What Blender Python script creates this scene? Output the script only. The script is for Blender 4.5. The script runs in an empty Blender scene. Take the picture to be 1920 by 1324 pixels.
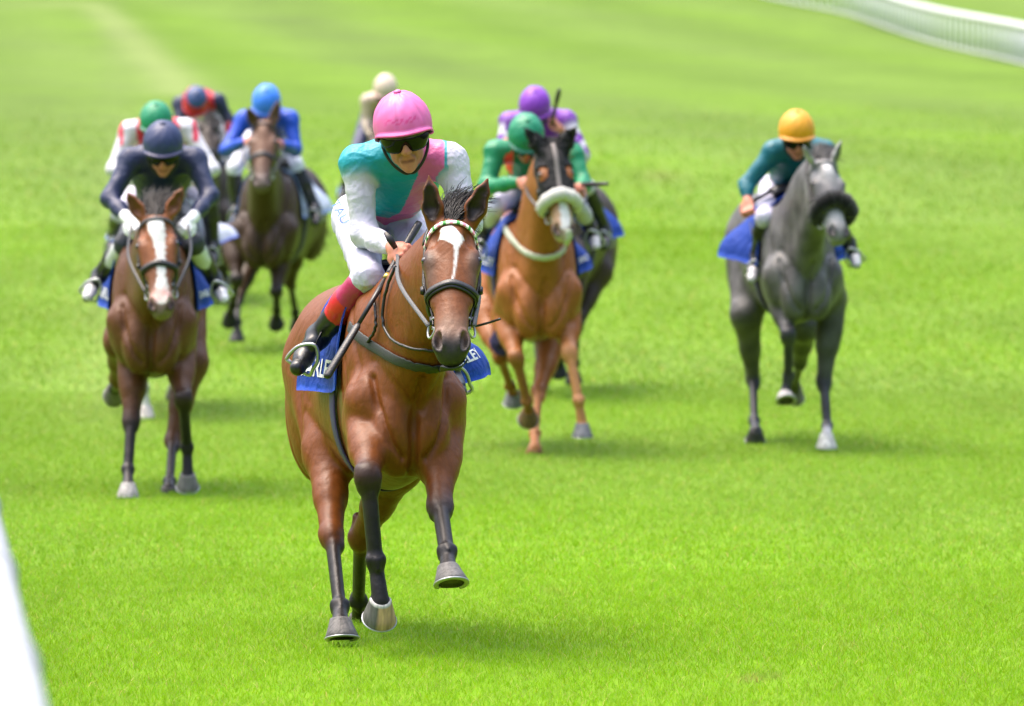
import bpy, math, random
import numpy as np
from mathutils import Vector

random.seed(7)
RNG = np.random.default_rng(11)
sc = bpy.context.scene
COL = sc.collection
R = math.radians

# ------------------------------------------------------------------ camera, sky, sun, exposure
CAM_H = 1.99
FPX = 14560.0                       # focal length in pixels of the 1920 px wide photograph
TILT = math.atan(492.0 / FPX)
cam = bpy.data.cameras.new('camera')
cam.sensor_width = 36.0
cam.lens = FPX * 36.0 / 1920.0
cam.clip_start = 0.5
cam.clip_end = 6000
cam.dof.use_dof = True
cam.dof.focus_distance = 27.55
cam.dof.aperture_fstop = 6.3
cam_o = bpy.data.objects.new('camera', cam)
cam_o.location = (0, 0, CAM_H)
cam_o.rotation_euler = (math.pi / 2 - TILT, 0, 0)
COL.objects.link(cam_o)
sc.camera = cam_o

SUN_EL, SUN_AZ = 70.0, -62.0        # azimuth measured from +Y (away from the camera) towards +X
w = bpy.data.worlds.new("World")
sc.world = w
w.use_nodes = True
nt = w.node_tree
bg = nt.nodes['Background']
sky = nt.nodes.new('ShaderNodeTexSky')
sky.sky_type = 'NISHITA'
sky.sun_disc = False
sky.sun_elevation = R(SUN_EL)
sky.sun_rotation = R(SUN_AZ)
sky.air_density = 1.0
sky.dust_density = 6.0
sky.ozone_density = 0.6
# overcast: the zenith is about three times as bright as the horizon
tco = nt.nodes.new('ShaderNodeTexCoord'); sxyz = nt.nodes.new('ShaderNodeSeparateXYZ'); mpr = nt.nodes.new('ShaderNodeMapRange'); vsc = nt.nodes.new('ShaderNodeVectorMath'); vsc.operation = 'SCALE'
nt.links.new(tco.outputs['Generated'], sxyz.inputs[0]); nt.links.new(sxyz.outputs['Z'], mpr.inputs['Value'])
mpr.inputs['From Min'].default_value = 0.0; mpr.inputs['From Max'].default_value = 1.0
mpr.inputs['To Min'].default_value = .22; mpr.inputs['To Max'].default_value = 1.6
nt.links.new(sky.outputs[0], vsc.inputs[0]); nt.links.new(mpr.outputs[0], vsc.inputs['Scale'])
nt.links.new(vsc.outputs[0], bg.inputs[0])
bg.inputs[1].default_value = 0.15

sun = bpy.data.lights.new('sun', 'SUN')
sun.energy = 0.5
sun.angle = R(120)
sun.color = (1.0, 0.96, 0.90)
sun_o = bpy.data.objects.new('sun', sun)
sd = Vector((math.sin(R(SUN_AZ)) * math.cos(R(SUN_EL)), math.cos(R(SUN_AZ)) * math.cos(R(SUN_EL)), math.sin(R(SUN_EL))))
sun_o.rotation_euler = sd.to_track_quat('Z', 'Y').to_euler()
COL.objects.link(sun_o)

sc.view_settings.view_transform = 'Standard'
sc.view_settings.look = 'None'
sc.view_settings.exposure = 1.55
sc.view_settings.gamma = 1.0

# ------------------------------------------------------------------ small maths
def A(*v):
    return np.array(v, dtype=np.float64)
def nrm(v):
    v = np.asarray(v, float)
    return v / (np.linalg.norm(v) + 1e-12)
def orth(v, a):
    """v made square to unit a"""
    return nrm(v - a * np.dot(v, a))
_ct, _st = math.cos(TILT), math.sin(TILT)
def ray(px, py):
    a, b = (px - 960.0) / FPX, -(py - 662.0) / FPX
    return A(a, _ct + b * _st, -_st + b * _ct)
def at(px, py, D):
    """point at distance D down the course that a surveyor would sight at px, py"""
    d = ray(px, py)
    return A(0, 0, CAM_H) + d * (D / d[1])
def reach(px, py, P, L, sign=-1):
    """joint at bone length L from P along the sight line (sign -1: nearer, +1: farther)"""
    d = nrm(ray(px, py)); o = A(0, 0, CAM_H)
    m = np.dot(P - o, d); c = o + d * m
    h = np.linalg.norm(P - c)
    if h >= L * 0.999:
        return c
    return c + d * sign * math.sqrt(L * L - h * h)

GZ_D = [-50, 0, 28, 33, 41, 46, 52, 57, 63, 80, 100, 140, 193, 225, 260, 330, 420, 700, 1500, 4000]
GZ_Z = [0, 0, 0, -.05, -.15, -.14, -.02, .08, .22, .58, 1.0, 1.72, 2.70, 3.65, 5.05, 8.0, 12.0, 24.0, 55.0, 90.0]
def gz(D):
    t = np.asarray(D, float)
    k = np.array([-3, -1.5, 0, 1.5, 3])
    return sum(np.interp(t + q, GZ_D, GZ_Z) for q in k) / 5.0
def ground_hit(px, py):
    lo, hi = 6.0, 2500.0
    f = lambda D: at(px, py, D)[2] - float(gz(D))
    Ds = np.geomspace(lo, hi, 900)
    v = [f(D) for D in Ds]
    for i in range(1, len(Ds)):
        if v[i - 1] > 0 >= v[i]:
            t = v[i - 1] / (v[i - 1] - v[i])
            return at(px, py, Ds[i - 1] + t * (Ds[i] - Ds[i - 1]))
    return at(px, py, hi)

def folds(P, amp, freq, seed=0, n=7):
    """soft ridged folds, as cloth has"""
    r = np.random.default_rng(seed)
    out = np.zeros(len(P))
    q = P + 0.03 * np.sin(P[:, [1, 2, 0]] * 17 + 1.3)
    for i in range(n):
        d = nrm(r.normal(size=3)) * freq * r.uniform(.6, 1.7)
        out += (1 - np.abs(np.sin(q @ d + r.uniform(0, 6)))) ** 2 * r.uniform(.4, 1)
    return amp * (out / n - .35)

# ------------------------------------------------------------------ materials
MATS = {}
def mat(name, base=(.5, .5, .5), rough=.6, metal=0.0, spec=.4, vcol=False, noise=0.0, nscale=40, bump=0.0, bscale=80,
        stretch=None, coat=0.0, sheen=0.0, detail=4.0, bump2=0.0, bscale2=20):
    if name in MATS:
        return MATS[name]
    m = bpy.data.materials.new(name)
    m.use_nodes = True
    n, l = m.node_tree.nodes, m.node_tree.links
    b = n['Principled BSDF']
    b.inputs['Roughness'].default_value = rough
    b.inputs['Metallic'].default_value = metal
    b.inputs['Specular IOR Level'].default_value = spec
    b.inputs['Coat Weight'].default_value = coat
    b.inputs['Coat Roughness'].default_value = .25
    b.inputs['Sheen Weight'].default_value = sheen
    b.inputs['Sheen Roughness'].default_value = .4
    src = None
    if vcol:
        a = n.new('ShaderNodeAttribute'); a.attribute_name = 'Col'; src = a.outputs['Color']
    else:
        b.inputs['Base Color'].default_value = (*base, 1)
    tc = n.new('ShaderNodeTexCoord'); mp = n.new('ShaderNodeMapping')
    l.new(tc.outputs['Object'], mp.inputs['Vector'])
    if stretch:
        mp.inputs['Scale'].default_value = stretch
    if noise > 0:
        t = n.new('ShaderNodeTexNoise'); t.inputs['Scale'].default_value = nscale; t.inputs['Detail'].default_value = detail
        l.new(mp.outputs[0], t.inputs['Vector'])
        mr = n.new('ShaderNodeMapRange')
        mr.inputs['From Min'].default_value = .3; mr.inputs['From Max'].default_value = .7
        mr.inputs['To Min'].default_value = 1 - noise; mr.inputs['To Max'].default_value = 1 + noise
        l.new(t.outputs['Fac'], mr.inputs['Value'])
        mx = n.new('ShaderNodeVectorMath'); mx.operation = 'SCALE'
        if src is None:
            c = n.new('ShaderNodeRGB'); c.outputs[0].default_value = (*base, 1); src = c.outputs[0]
        l.new(src, mx.inputs[0]); l.new(mr.outputs[0], mx.inputs['Scale'])
        src = mx.outputs[0]
    if src is not None:
        l.new(src, b.inputs['Base Color'])
    if bump > 0:
        t = n.new('ShaderNodeTexNoise'); t.inputs['Scale'].default_value = bscale; t.inputs['Detail'].default_value = 5
        l.new(mp.outputs[0], t.inputs['Vector'])
        bn = n.new('ShaderNodeBump'); bn.inputs['Strength'].default_value = bump; bn.inputs['Distance'].default_value = .01
        l.new(t.outputs['Fac'], bn.inputs['Height']); l.new(bn.outputs[0], b.inputs['Normal'])
        if bump2 > 0:
            t2 = n.new('ShaderNodeTexNoise'); t2.inputs['Scale'].default_value = bscale2; t2.inputs['Detail'].default_value = 2; t2.inputs['Distortion'].default_value = .5
            l.new(tc.outputs['Object'], t2.inputs['Vector'])
            b2 = n.new('ShaderNodeBump'); b2.inputs['Strength'].default_value = bump2; b2.inputs['Distance'].default_value = .03
            l.new(t2.outputs['Fac'], b2.inputs['Height']); l.new(b2.outputs[0], bn.inputs['Normal'])
    MATS[name] = m
    return m

M_COAT = mat('horse coat', vcol=True, rough=.43, spec=.27, noise=.14, nscale=60, bump=.14, bscale=200, stretch=(1, 1, .3), bump2=.17, bscale2=15)
M_SKIN = mat('skin', vcol=True, rough=.48, spec=.4, noise=.05, nscale=90, bump=.05, bscale=400)
M_SILK = mat('racing silk', vcol=True, rough=.45, spec=.4, bump=.3, bscale=60, bump2=.25, bscale2=16)
M_BREECH = mat('breeches nylon', vcol=True, rough=.5, spec=.35, bump=.30, bscale=50, bump2=.5, bscale2=12)
M_BOOT = mat('boot leather', vcol=True, rough=.3, spec=.5, bump=.12, bscale=50)
M_HELM = mat('cap silk', vcol=True, rough=.42, spec=.4, bump=.12, bscale=30)
M_LEATHER = mat('black leather', (.012, .011, .011), .38, spec=.5, bump=.15, bscale=160, noise=.2)
M_GREYWEB = mat('grey elastic web', (.032, .036, .034), .6, bump=.2, bscale=300, noise=.12, nscale=120)
M_STEEL = mat('steel', (.42, .43, .44), .35, metal=.65, noise=.1)
M_BRASS = mat('brass', (.75, .5, .12), .25, metal=1.0)
M_LENS = mat('goggle lens', (.004, .0045, .005), .12, spec=.22)
M_BLACKP = mat('black plastic', (.010, .010, .011), .35, spec=.5)
M_CLOTH = mat('saddle cloth', vcol=True, rough=.7, spec=.25, bump=.3, bscale=90, bump2=.9, bscale2=11)
M_HAIR = mat('horse hair', vcol=True, rough=.45, spec=.22)
M_HOOF = mat('hoof horn', vcol=True, rough=.55, noise=.42, nscale=55, bump=.45, bscale=90, stretch=(1, 1, .2))
M_FLEECE = mat('sheepskin', vcol=True, rough=.95, spec=.1, bump=.9, bscale=220, noise=.1, nscale=150, sheen=.4)
M_EYE = mat('eye', (.008, .005, .004), .05, spec=.7, coat=.5)
M_WEBC = mat('tinted webbing', vcol=True, rough=.55, bump=.2, bscale=250)
M_LETTER = mat('printed lettering', (.60, .62, .65), .6)
M_LETBLUE = mat('blue lettering', (.08, .18, .50), .6)
M_LETPINK = mat('pink lettering', (.72, .08, .26), .5)
M_LETGOLD = mat('gold thread', (.62, .32, .06), .5)
M_RAIL = mat('white rail plastic', (.62, .64, .66), .45, spec=.3, noise=.05, nscale=6)

# ------------------------------------------------------------------ object helpers
def link(o, parent=None):
    COL.objects.link(o)
    if parent is not None:
        o.parent = parent
    return o
def tag(o, label=None, cat=None, group=None, kind=None):
    if label: o['label'] = label
    if cat: o['category'] = cat
    if group: o['group'] = group
    if kind: o['kind'] = kind
    return o
def empty(name, loc):
    o = bpy.data.objects.new(name, None)
    o.empty_display_size = .3
    o.location = loc
    return link(o)
def mesh_obj(name, V, F, m, parent=None, cols=None, smooth=True, loc=None):
    """V world coordinates (n,3); F (m,k) array or list of tuples. loc: the object's origin in the world."""
    V = np.asarray(V, np.float64)
    org = np.zeros(3)
    if parent is not None:
        org = np.array(parent.matrix_world.translation) if False else ORIGIN[parent.name]
    elif loc is not None:
        org = np.asarray(loc, float)
    me = bpy.data.meshes.new(name)
    V = V - org
    if isinstance(F, np.ndarray):
        k = F.shape[1]
        me.vertices.add(len(V)); me.vertices.foreach_set('co', V.astype(np.float32).ravel())
        me.loops.add(F.size); me.loops.foreach_set('vertex_index', F.astype(np.int32).ravel())
        me.polygons.add(len(F)); me.polygons.foreach_set('loop_start', np.arange(0, F.size, k, dtype=np.int32))
        me.update(calc_edges=True)
    else:
        me.from_pydata([tuple(v) for v in V], [], [tuple(f) for f in F])
        me.update()
    if cols is not None:
        at_ = me.color_attributes.new('Col', 'FLOAT_COLOR', 'POINT')
        c = np.ones((len(V), 4), np.float32); c[:, :3] = cols
        at_.data.foreach_set('color', c.ravel())
    if smooth:
        me.polygons.foreach_set('use_smooth', np.ones(len(me.polygons), bool))
    me.materials.append(m)
    o = bpy.data.objects.new(name, me)
    link(o, parent)
    if parent is None:
        o.location = org
    ORIGIN[o.name] = org if parent is None else ORIGIN[parent.name]
    return o
ORIGIN = {}
def thing(name, loc, **k):
    o = empty(name, loc); ORIGIN[o.name] = np.asarray(loc, float)
    return tag(o, **k)

class MB:
    """collects pieces of one part"""
    def __init__(s): s.V = []; s.F = []; s.C = []
    def add(s, V, F, col=(1, 1, 1)):
        b = len(s.V)
        s.V += [tuple(v) for v in V]; s.F += [tuple(i + b for i in f) for f in F]
        s.C += [tuple(c) for c in (col if np.ndim(col) == 2 else [col] * len(V))]
    def tube(s, pts, r, n=8, col=(1, 1, 1), cap=True, up=None, flat=1.0):
        pts = [np.asarray(p, float) for p in pts]
        rs = r if np.ndim(r) else [r] * len(pts)
        V = []; F = []; prev = None
        for i, p in enumerate(pts):
            t = nrm(pts[min(i + 1, len(pts) - 1)] - pts[max(i - 1, 0)])
            if prev is None:
                a = A(0, 0, 1) if abs(t[2]) < .9 else A(1, 0, 0)
                if up is not None: a = np.asarray(up, float)
                u = orth(a, t)
            else:
                u = orth(prev, t)
            prev = u; v = np.cross(t, u)
            for k in range(n):
                q = 2 * math.pi * k / n
                V.append(p + rs[i] * (math.cos(q) * u + math.sin(q) * v * flat))
        m = len(pts)
        for i in range(m - 1):
            for k in range(n):
                a, b = i * n + k, i * n + (k + 1) % n
                F.append((a, b, b + n, a + n))
        if cap:
            F.append(tuple(range(n))[::-1]); F.append(tuple((m - 1) * n + k for k in range(n)))
        s.add(V, F, col)
    def ribbon(s, pts, nors, width, thick, col=(1, 1, 1)):
        """a strap lying on a surface: rounded section"""
        pts = np.asarray(pts, float); m = len(pts)
        ws = width if np.ndim(width) else [width] * m
        V = []; F = []
        prof = [(-.5, 0), (-.5, .6), (-.4, 1), (.4, 1), (.5, .6), (.5, 0)]
        n = len(prof)
        for i in range(m):
            t = nrm(pts[min(i + 1, m - 1)] - pts[max(i - 1, 0)])
            nn = orth(nors[i], t); v = np.cross(t, nn)
            for a, b in prof:
                V.append(pts[i] + v * a * ws[i] + nn * b * thick)
        for i in range(m - 1):
            for k in range(n):
                a, b = i * n + k, i * n + (k + 1) % n
                F.append((a, b, b + n, a + n))
        F.append(tuple(range(n))[::-1]); F.append(tuple((m - 1) * n + k for k in range(n)))
        s.add(V, F, col if np.ndim(col) < 2 else np.repeat(np.asarray(col), n, axis=0))
    def build(s, name, m, parent=None, smooth=True, vc=False, **k):
        return mesh_obj(name, np.array(s.V), s.F, m, parent, np.array(s.C) if vc else None, smooth, **k)

def catmull(pts, n=8):
    P = [np.asarray(p, float) for p in pts]
    P = [2 * P[0] - P[1]] + P + [2 * P[-1] - P[-2]]
    out = []
    for i in range(1, len(P) - 2):
        for k in range(n):
            t = k / n
            a, b, c, d = P[i - 1:i + 3]
            out.append(.5 * (2 * b + (c - a) * t + (2 * a - 5 * b + 4 * c - d) * t * t + (3 * b - a - 3 * c + d) * t ** 3))
    out.append(P[-2])
    return np.array(out)

# ------------------------------------------------------------------ smooth blended bodies (signed distance, surface nets)
class Body:
    def __init__(s): s.p = []
    def rc(s, a, b, ra, rb, k=.03, col=(1, 1, 1), sq=None, op=1, tau=.012):
        s.p.append(('rc', np.asarray(a, float), np.asarray(b, float), ra, rb, k, np.asarray(col, float), sq, op, tau)); return s
    def el(s, c, r, rot=None, k=.03, col=(1, 1, 1), op=1, tau=.012):
        s.p.append(('el', np.asarray(c, float), np.asarray(r, float), np.eye(3) if rot is None else np.asarray(rot, float), 0, k, np.asarray(col, float), None, op, tau)); return s
    @staticmethod
    def _d(q, X, Y, Z):
        f = np.float32
        if q[0] == 'rc':
            a, b, ra, rb, sq = q[1], q[2], q[3], q[4], q[7]
            px, py, pz = X - f(a[0]), Y - f(a[1]), Z - f(a[2])
            ba = b - a
            fac = 1.0
            if sq is not None:                      # squeezed along a direction (thinner there)
                v, s_ = nrm(sq[0]), sq[1]
                g = 1 / s_ - 1
                dv = (px * f(v[0]) + py * f(v[1]) + pz * f(v[2])) * f(g)
                px, py, pz = px + dv * f(v[0]), py + dv * f(v[1]), pz + dv * f(v[2])
                ba = ba + v * np.dot(ba, v) * g
                fac = .5 * (1 + s_)
            L2 = np.dot(ba, ba) + 1e-9
            h = np.clip((px * f(ba[0]) + py * f(ba[1]) + pz * f(ba[2])) / f(L2), 0, 1)
            d = np.sqrt((px - h * f(ba[0])) ** 2 + (py - h * f(ba[1])) ** 2 + (pz - h * f(ba[2])) ** 2) - (f(ra) + h * f(rb - ra))
            return d * f(fac)
        c, r, m = q[1], q[2], q[3]
        px, py, pz = X - f(c[0]), Y - f(c[1]), Z - f(c[2])
        k0 = 0; k1 = 0
        for i in range(3):
            t = (px * f(m[i][0]) + py * f(m[i][1]) + pz * f(m[i][2])) / f(r[i])
            k0 = k0 + t * t; k1 = k1 + (t / f(r[i])) ** 2
        k0 = np.sqrt(k0); k1 = np.sqrt(k1) + f(1e-6)
        return k0 * (k0 - 1) / k1
    @staticmethod
    def _box(q):
        if q[0] == 'rc':
            lo = np.minimum(q[1] - q[3], q[2] - q[4]); hi = np.maximum(q[1] + q[3], q[2] + q[4])
        else:
            e = np.sqrt(((q[3] * q[2][:, None]) ** 2).sum(0)); lo, hi = q[1] - e, q[1] + e
        return lo, hi
    @staticmethod
    def _mix(F, d, k, op):
        k = np.float32(k)
        if op > 0:
            h = np.clip(.5 + .5 * (F - d) / k, 0, 1)
            return F + (d - F) * h - k * h * (1 - h)
        d = -d
        h = np.clip(.5 - .5 * (F - d) / k, 0, 1)
        return F + (d - F) * h + k * h * (1 - h)
    def value(s, P):
        P = np.asarray(P, np.float32)
        F = np.full(len(P), 9, np.float32)
        for q in s.p:
            F = s._mix(F, s._d(q, P[:, 0], P[:, 1], P[:, 2]), q[5], q[8])
        return F
    def grad(s, P, e=.004):
        g = np.stack([s.value(P + np.eye(3)[i] * e) - s.value(P - np.eye(3)[i] * e) for i in range(3)], 1)
        return g / (np.linalg.norm(g, axis=1, keepdims=True) + 1e-9)
    def proj(s, P, off=0.0, it=7):
        P = np.array(P, np.float64)
        for _ in range(it):
            g = s.grad(P); P = P - g * np.clip(s.value(P) - off, -.05, .05)[:, None] * .85
        return P, s.grad(P)
    def color(s, P):
        P = np.asarray(P, np.float32)
        W = np.full(len(P), 1e-9, np.float64); C = np.zeros((len(P), 3))
        for q in s.p:
            d = s._d(q, P[:, 0], P[:, 1], P[:, 2])
            if q[8] > 0:
                wt = np.exp(-np.maximum(d, 0) / q[9])
            else:
                wt = 40 * np.exp(-np.abs(d) / (q[9] * .3))
            W += wt; C += wt[:, None] * q[6]
        return C / W[:, None]
    def net(s, h):
        bx = [s._box(q) for q in s.p if q[8] > 0]
        lo = np.min([b[0] for b in bx], 0) - 3 * h - .01; hi = np.max([b[1] for b in bx], 0) + 3 * h + .01
        n = np.ceil((hi - lo) / h).astype(int) + 1
        F = np.full(n, 1.0, np.float32)
        ax = [(lo[i] + h * np.arange(n[i])).astype(np.float32) for i in range(3)]
        for q in s.p:
            b0, b1 = s._box(q); mg = q[5] * 1.0 + 2.5 * h
            i0 = np.clip(np.floor((b0 - mg - lo) / h).astype(int), 0, n - 1); i1 = np.clip(np.ceil((b1 + mg - lo) / h).astype(int) + 1, 1, n)
            sl = tuple(slice(a, b) for a, b in zip(i0, i1))
            X = ax[0][sl[0]][:, None, None]; Y = ax[1][sl[1]][None, :, None]; Z = ax[2][sl[2]][None, None, :]
            F[sl] = s._mix(F[sl], s._d(q, X, Y, Z), q[5], q[8])
        S = F < 0
        cnt = np.zeros(n - 1, np.int8)
        for i in (0, 1):
            for j in (0, 1):
                for k in (0, 1):
                    cnt += S[i:n[0] - 1 + i, j:n[1] - 1 + j, k:n[2] - 1 + k]
        I = np.argwhere((cnt > 0) & (cnt < 8))
        idx = np.full(n - 1, -1, np.int32); idx[tuple(I.T)] = np.arange(len(I))
        cor = np.array([(i, j, k) for i in (0, 1) for j in (0, 1) for k in (0, 1)])
        val = np.stack([F[I[:, 0] + c[0], I[:, 1] + c[1], I[:, 2] + c[2]] for c in cor], 1)
        acc = np.zeros((len(I), 3)); num = np.zeros(len(I))
        for a in range(8):
            for b in range(a + 1, 8):
                if np.abs(cor[a] - cor[b]).sum() != 1: continue
                va, vb = val[:, a], val[:, b]
                m = (va < 0) != (vb < 0)
                t = np.where(m, va / np.where(m, va - vb, 1), 0)
                acc += np.where(m[:, None], cor[a] + t[:, None] * (cor[b] - cor[a]), 0); num += m
        V = lo + h * (I + acc / num[:, None])
        Q = []
        for axis in range(3):
            o1, o2 = [(1, 2), (2, 0), (0, 1)][axis]
            sa = [slice(None)] * 3; sb = [slice(None)] * 3
            sa[axis] = slice(0, n[axis] - 1); sb[axis] = slice(1, n[axis])
            E = S[tuple(sa)] != S[tuple(sb)]
            P = np.argwhere(E)
            P = P[(P[:, o1] > 0) & (P[:, o2] > 0) & (P[:, o1] < n[o1] - 1) & (P[:, o2] < n[o2] - 1)]
            ins = S[tuple(P.T)]
            def ci(d1, d2):
                q = P.copy(); q[:, o1] += d1; q[:, o2] += d2
                return idx[tuple(q.T)]
            q4 = np.stack([ci(-1, -1), ci(0, -1), ci(0, 0), ci(-1, 0)], 1)
            q4[~ins] = q4[~ins][:, ::-1]
            Q.append(q4)
        return V, np.concatenate(Q)

def text_mesh(s, size, bold=False):
    cu = bpy.data.curves.new('letters', 'FONT'); cu.body = s; cu.size = size; cu.align_x = 'CENTER'; cu.align_y = 'CENTER'
    if bold: cu.offset = size * .02
    o = bpy.data.objects.new('letters', cu); COL.objects.link(o)
    dg = bpy.context.evaluated_depsgraph_get()
    me = bpy.data.meshes.new_from_object(o.evaluated_get(dg))
    V = np.array([v.co[:] for v in me.vertices]); F = [tuple(p.vertices) for p in me.polygons]
    bpy.data.objects.remove(o); bpy.data.meshes.remove(me); bpy.data.curves.remove(cu)
    return V, F
def letter_on(fn, s, size, m, parent, name='lettering', bold=True):
    """fn maps flat letter coordinates (n,2) to world points"""
    V, F = text_mesh(s, size, bold)
    return mesh_obj(name, fn(V[:, :2]), F, m, parent, smooth=False)

# ------------------------------------------------------------------ grass course
def smooth(e0, e1, x):
    t = np.clip((x - e0) / (e1 - e0), 0, 1)
    return t * t * (3 - 2 * t)
def grass_material(name, blades):
    m = bpy.data.materials.new(name); m.use_nodes = True
    n, l = m.node_tree.nodes, m.node_tree.links
    b = n['Principled BSDF']
    b.inputs['Roughness'].default_value = .55 if blades else .8
    b.inputs['Specular IOR Level'].default_value = .12 if blades else .08
    a = n.new('ShaderNodeAttribute'); a.attribute_name = 'Col'
    geo = n.new('ShaderNodeNewGeometry')
    col = a.outputs['Color']
    def vary(col, scale, amt, stretch):
        mp = n.new('ShaderNodeMapping'); mp.inputs['Scale'].default_value = stretch
        l.new(geo.outputs['Position'], mp.inputs['Vector'])
        t = n.new('ShaderNodeTexNoise'); t.inputs['Scale'].default_value = scale; t.inputs['Detail'].default_value = 5
        l.new(mp.outputs[0], t.inputs['Vector'])
        mr = n.new('ShaderNodeMapRange'); mr.inputs['From Min'].default_value = .3; mr.inputs['From Max'].default_value = .7
        mr.inputs['To Min'].default_value = 1 - amt; mr.inputs['To Max'].default_value = 1 + amt
        l.new(t.outputs['Fac'], mr.inputs['Value'])
        v = n.new('ShaderNodeVectorMath'); v.operation = 'SCALE'
        l.new(col, v.inputs[0]); l.new(mr.outputs[0], v.inputs['Scale'])
        return v.outputs[0]
    col = vary(col, .9, .06, (1, .22, 1))
    col = vary(col, .25, .08, (1, .3, 1))
    if not blades:
        col = vary(col, 14, .2, (1, .16, 1))
    l.new(col, b.inputs['Base Color'])
    if blades:
        tr = n.new('ShaderNodeBsdfTranslucent'); l.new(col, tr.inputs['Color'])
        mx = n.new('ShaderNodeMixShader'); mx.inputs[0].default_value = .42
        l.new(b.outputs[0], mx.inputs[1]); l.new(tr.outputs[0], mx.inputs[2])
        l.new(mx.outputs[0], n['Material Output'].inputs['Surface'])
    return m
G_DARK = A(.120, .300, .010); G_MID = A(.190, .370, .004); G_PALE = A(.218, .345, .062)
MOW = [ground_hit(*p) for p in ((160, 2), (215, 40), (262, 85), (305, 130), (350, 178))] if True else []
def turf_tint(P):
    """mown lanes, and haze of the distance painted as paler, bluer turf"""
    X, Y = P[:, 0], P[:, 1]
    t = .04 + .36 * smooth(22, 50, Y) + .06 * smooth(60, 220, Y)  # paler with distance: haze put into the grass colour
    t = t + .10 * np.sin(X * .55 + Y * .045 + np.sin(Y * .03)) * smooth(40, 90, Y)
    strip = 0
    c = np.array(MOW)[:, :2]
    d = np.full(len(P), 99.0)
    for i in range(len(c) - 1):
        a, b = c[i], c[i + 1]; ab = b - a
        h = np.clip(((X - a[0]) * ab[0] + (Y - a[1]) * ab[1]) / ab.dot(ab), 0, 1)
        d = np.minimum(d, np.hypot(X - a[0] - h * ab[0], Y - a[1] - h * ab[1]))
    t = t + .6 * np.exp(-(d / .6) ** 2)
    q_ = (X * .93 + (Y - 60) * .105); t = t + .16 * np.sin(q_ * .8 + np.sin(Y * .02) * 2) * smooth(45, 100, Y) + .10 * np.sin(X * 1.1 + Y * .35 + 2 * np.sin(Y * .11)) * smooth(24, 40, Y)
    a = A(-3.2, 60); t = t + .22 * np.exp(-((X + 2.95 + (Y - 60) * .052) / .35) ** 2) * smooth(40, 60, Y)
    return np.clip(t, 0, 1)
BARE = [(*ground_hit(1410, 1278)[:2], .050, .16, .8), (*ground_hit(1450, 1272)[:2], .03, .12, .5), (*ground_hit(1590, 1215)[:2], .03, .2, .35), (*ground_hit(1240, 330)[:2], .25, 2.0, .35), (*ground_hit(1040, 1110)[:2], .05, .3, .25)]
def mow_dist(P):
    X, Y = P[:, 0], P[:, 1]; c = np.array(MOW)[:, :2]; d = np.full(len(P), 99.0)
    for i in range(len(c) - 1):
        a, b = c[i], c[i + 1]; ab = b - a
        h = np.clip(((X - a[0]) * ab[0] + (Y - a[1]) * ab[1]) / ab.dot(ab), 0, 1)
        d = np.minimum(d, np.hypot(X - a[0] - h * ab[0], Y - a[1] - h * ab[1]))
    return d
def turf_col(P):
    X, Y = P[:, 0], P[:, 1]
    t = turf_tint(P)[:, None]
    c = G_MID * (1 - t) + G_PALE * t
    c = c * (1 - .10 * smooth(34, 52, Y) - .12 * smooth(60, 150, Y))[:, None]
    u = X + .09 * Y + .6 * np.sin(Y * .013)
    c = c * (1 + .07 * np.sin(u * 1.15) * smooth(45, 90, Y) + .028 * np.sin(X * .8 + Y * .55 + 1.5 * np.sin(Y * .21 + X * .3)) * smooth(20, 34, Y))[:, None]
    for (px_, py_, rx, ry, am) in BARE:
        w_ = (am * np.exp(-((X - px_) / rx) ** 2 - ((Y - py_) / ry) ** 2))[:, None]
        c = c * (1 - w_) + A(.26, .20, .085) * w_
    k = (.40 * np.exp(-(mow_dist(P) / .6) ** 2) + .30 * np.exp(-((X + 3.05 + (Y - 60) * .045) / .30) ** 2) * smooth(42, 60, Y) * smooth(120, 80, Y))[:, None]
    return c * (1 - k) + A(.36, .45, .15) * k

ys = np.concatenate([np.arange(-40, 10, 5), np.arange(10, 80, .5), np.arange(80, 300, 1.5), np.geomspace(300, 3500, 60)])
xs = np.concatenate([-np.geomspace(1200, 14, 24), np.arange(-13.5, 13.6, .3), np.geomspace(14, 1200, 24)])
XX, YY = np.meshgrid(xs, ys, indexing='ij')
ZZ = gz(YY) + .004 * np.sin(XX * 2.1 + YY * .7) + .004 * np.sin(XX * .9 - YY * 1.3)
V = np.stack([XX.ravel(), YY.ravel(), ZZ.ravel()], 1)
n1, n2 = XX.shape
I = np.arange(n1 * n2).reshape(n1, n2)
F = np.stack([I[:-1, :-1].ravel(), I[1:, :-1].ravel(), I[1:, 1:].ravel(), I[:-1, 1:].ravel()], 1)
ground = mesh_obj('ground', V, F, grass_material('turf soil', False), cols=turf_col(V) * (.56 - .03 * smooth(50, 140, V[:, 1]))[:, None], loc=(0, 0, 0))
tag(ground, 'broad green turf racecourse rising gently behind the horses', 'turf', kind='structure')

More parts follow.
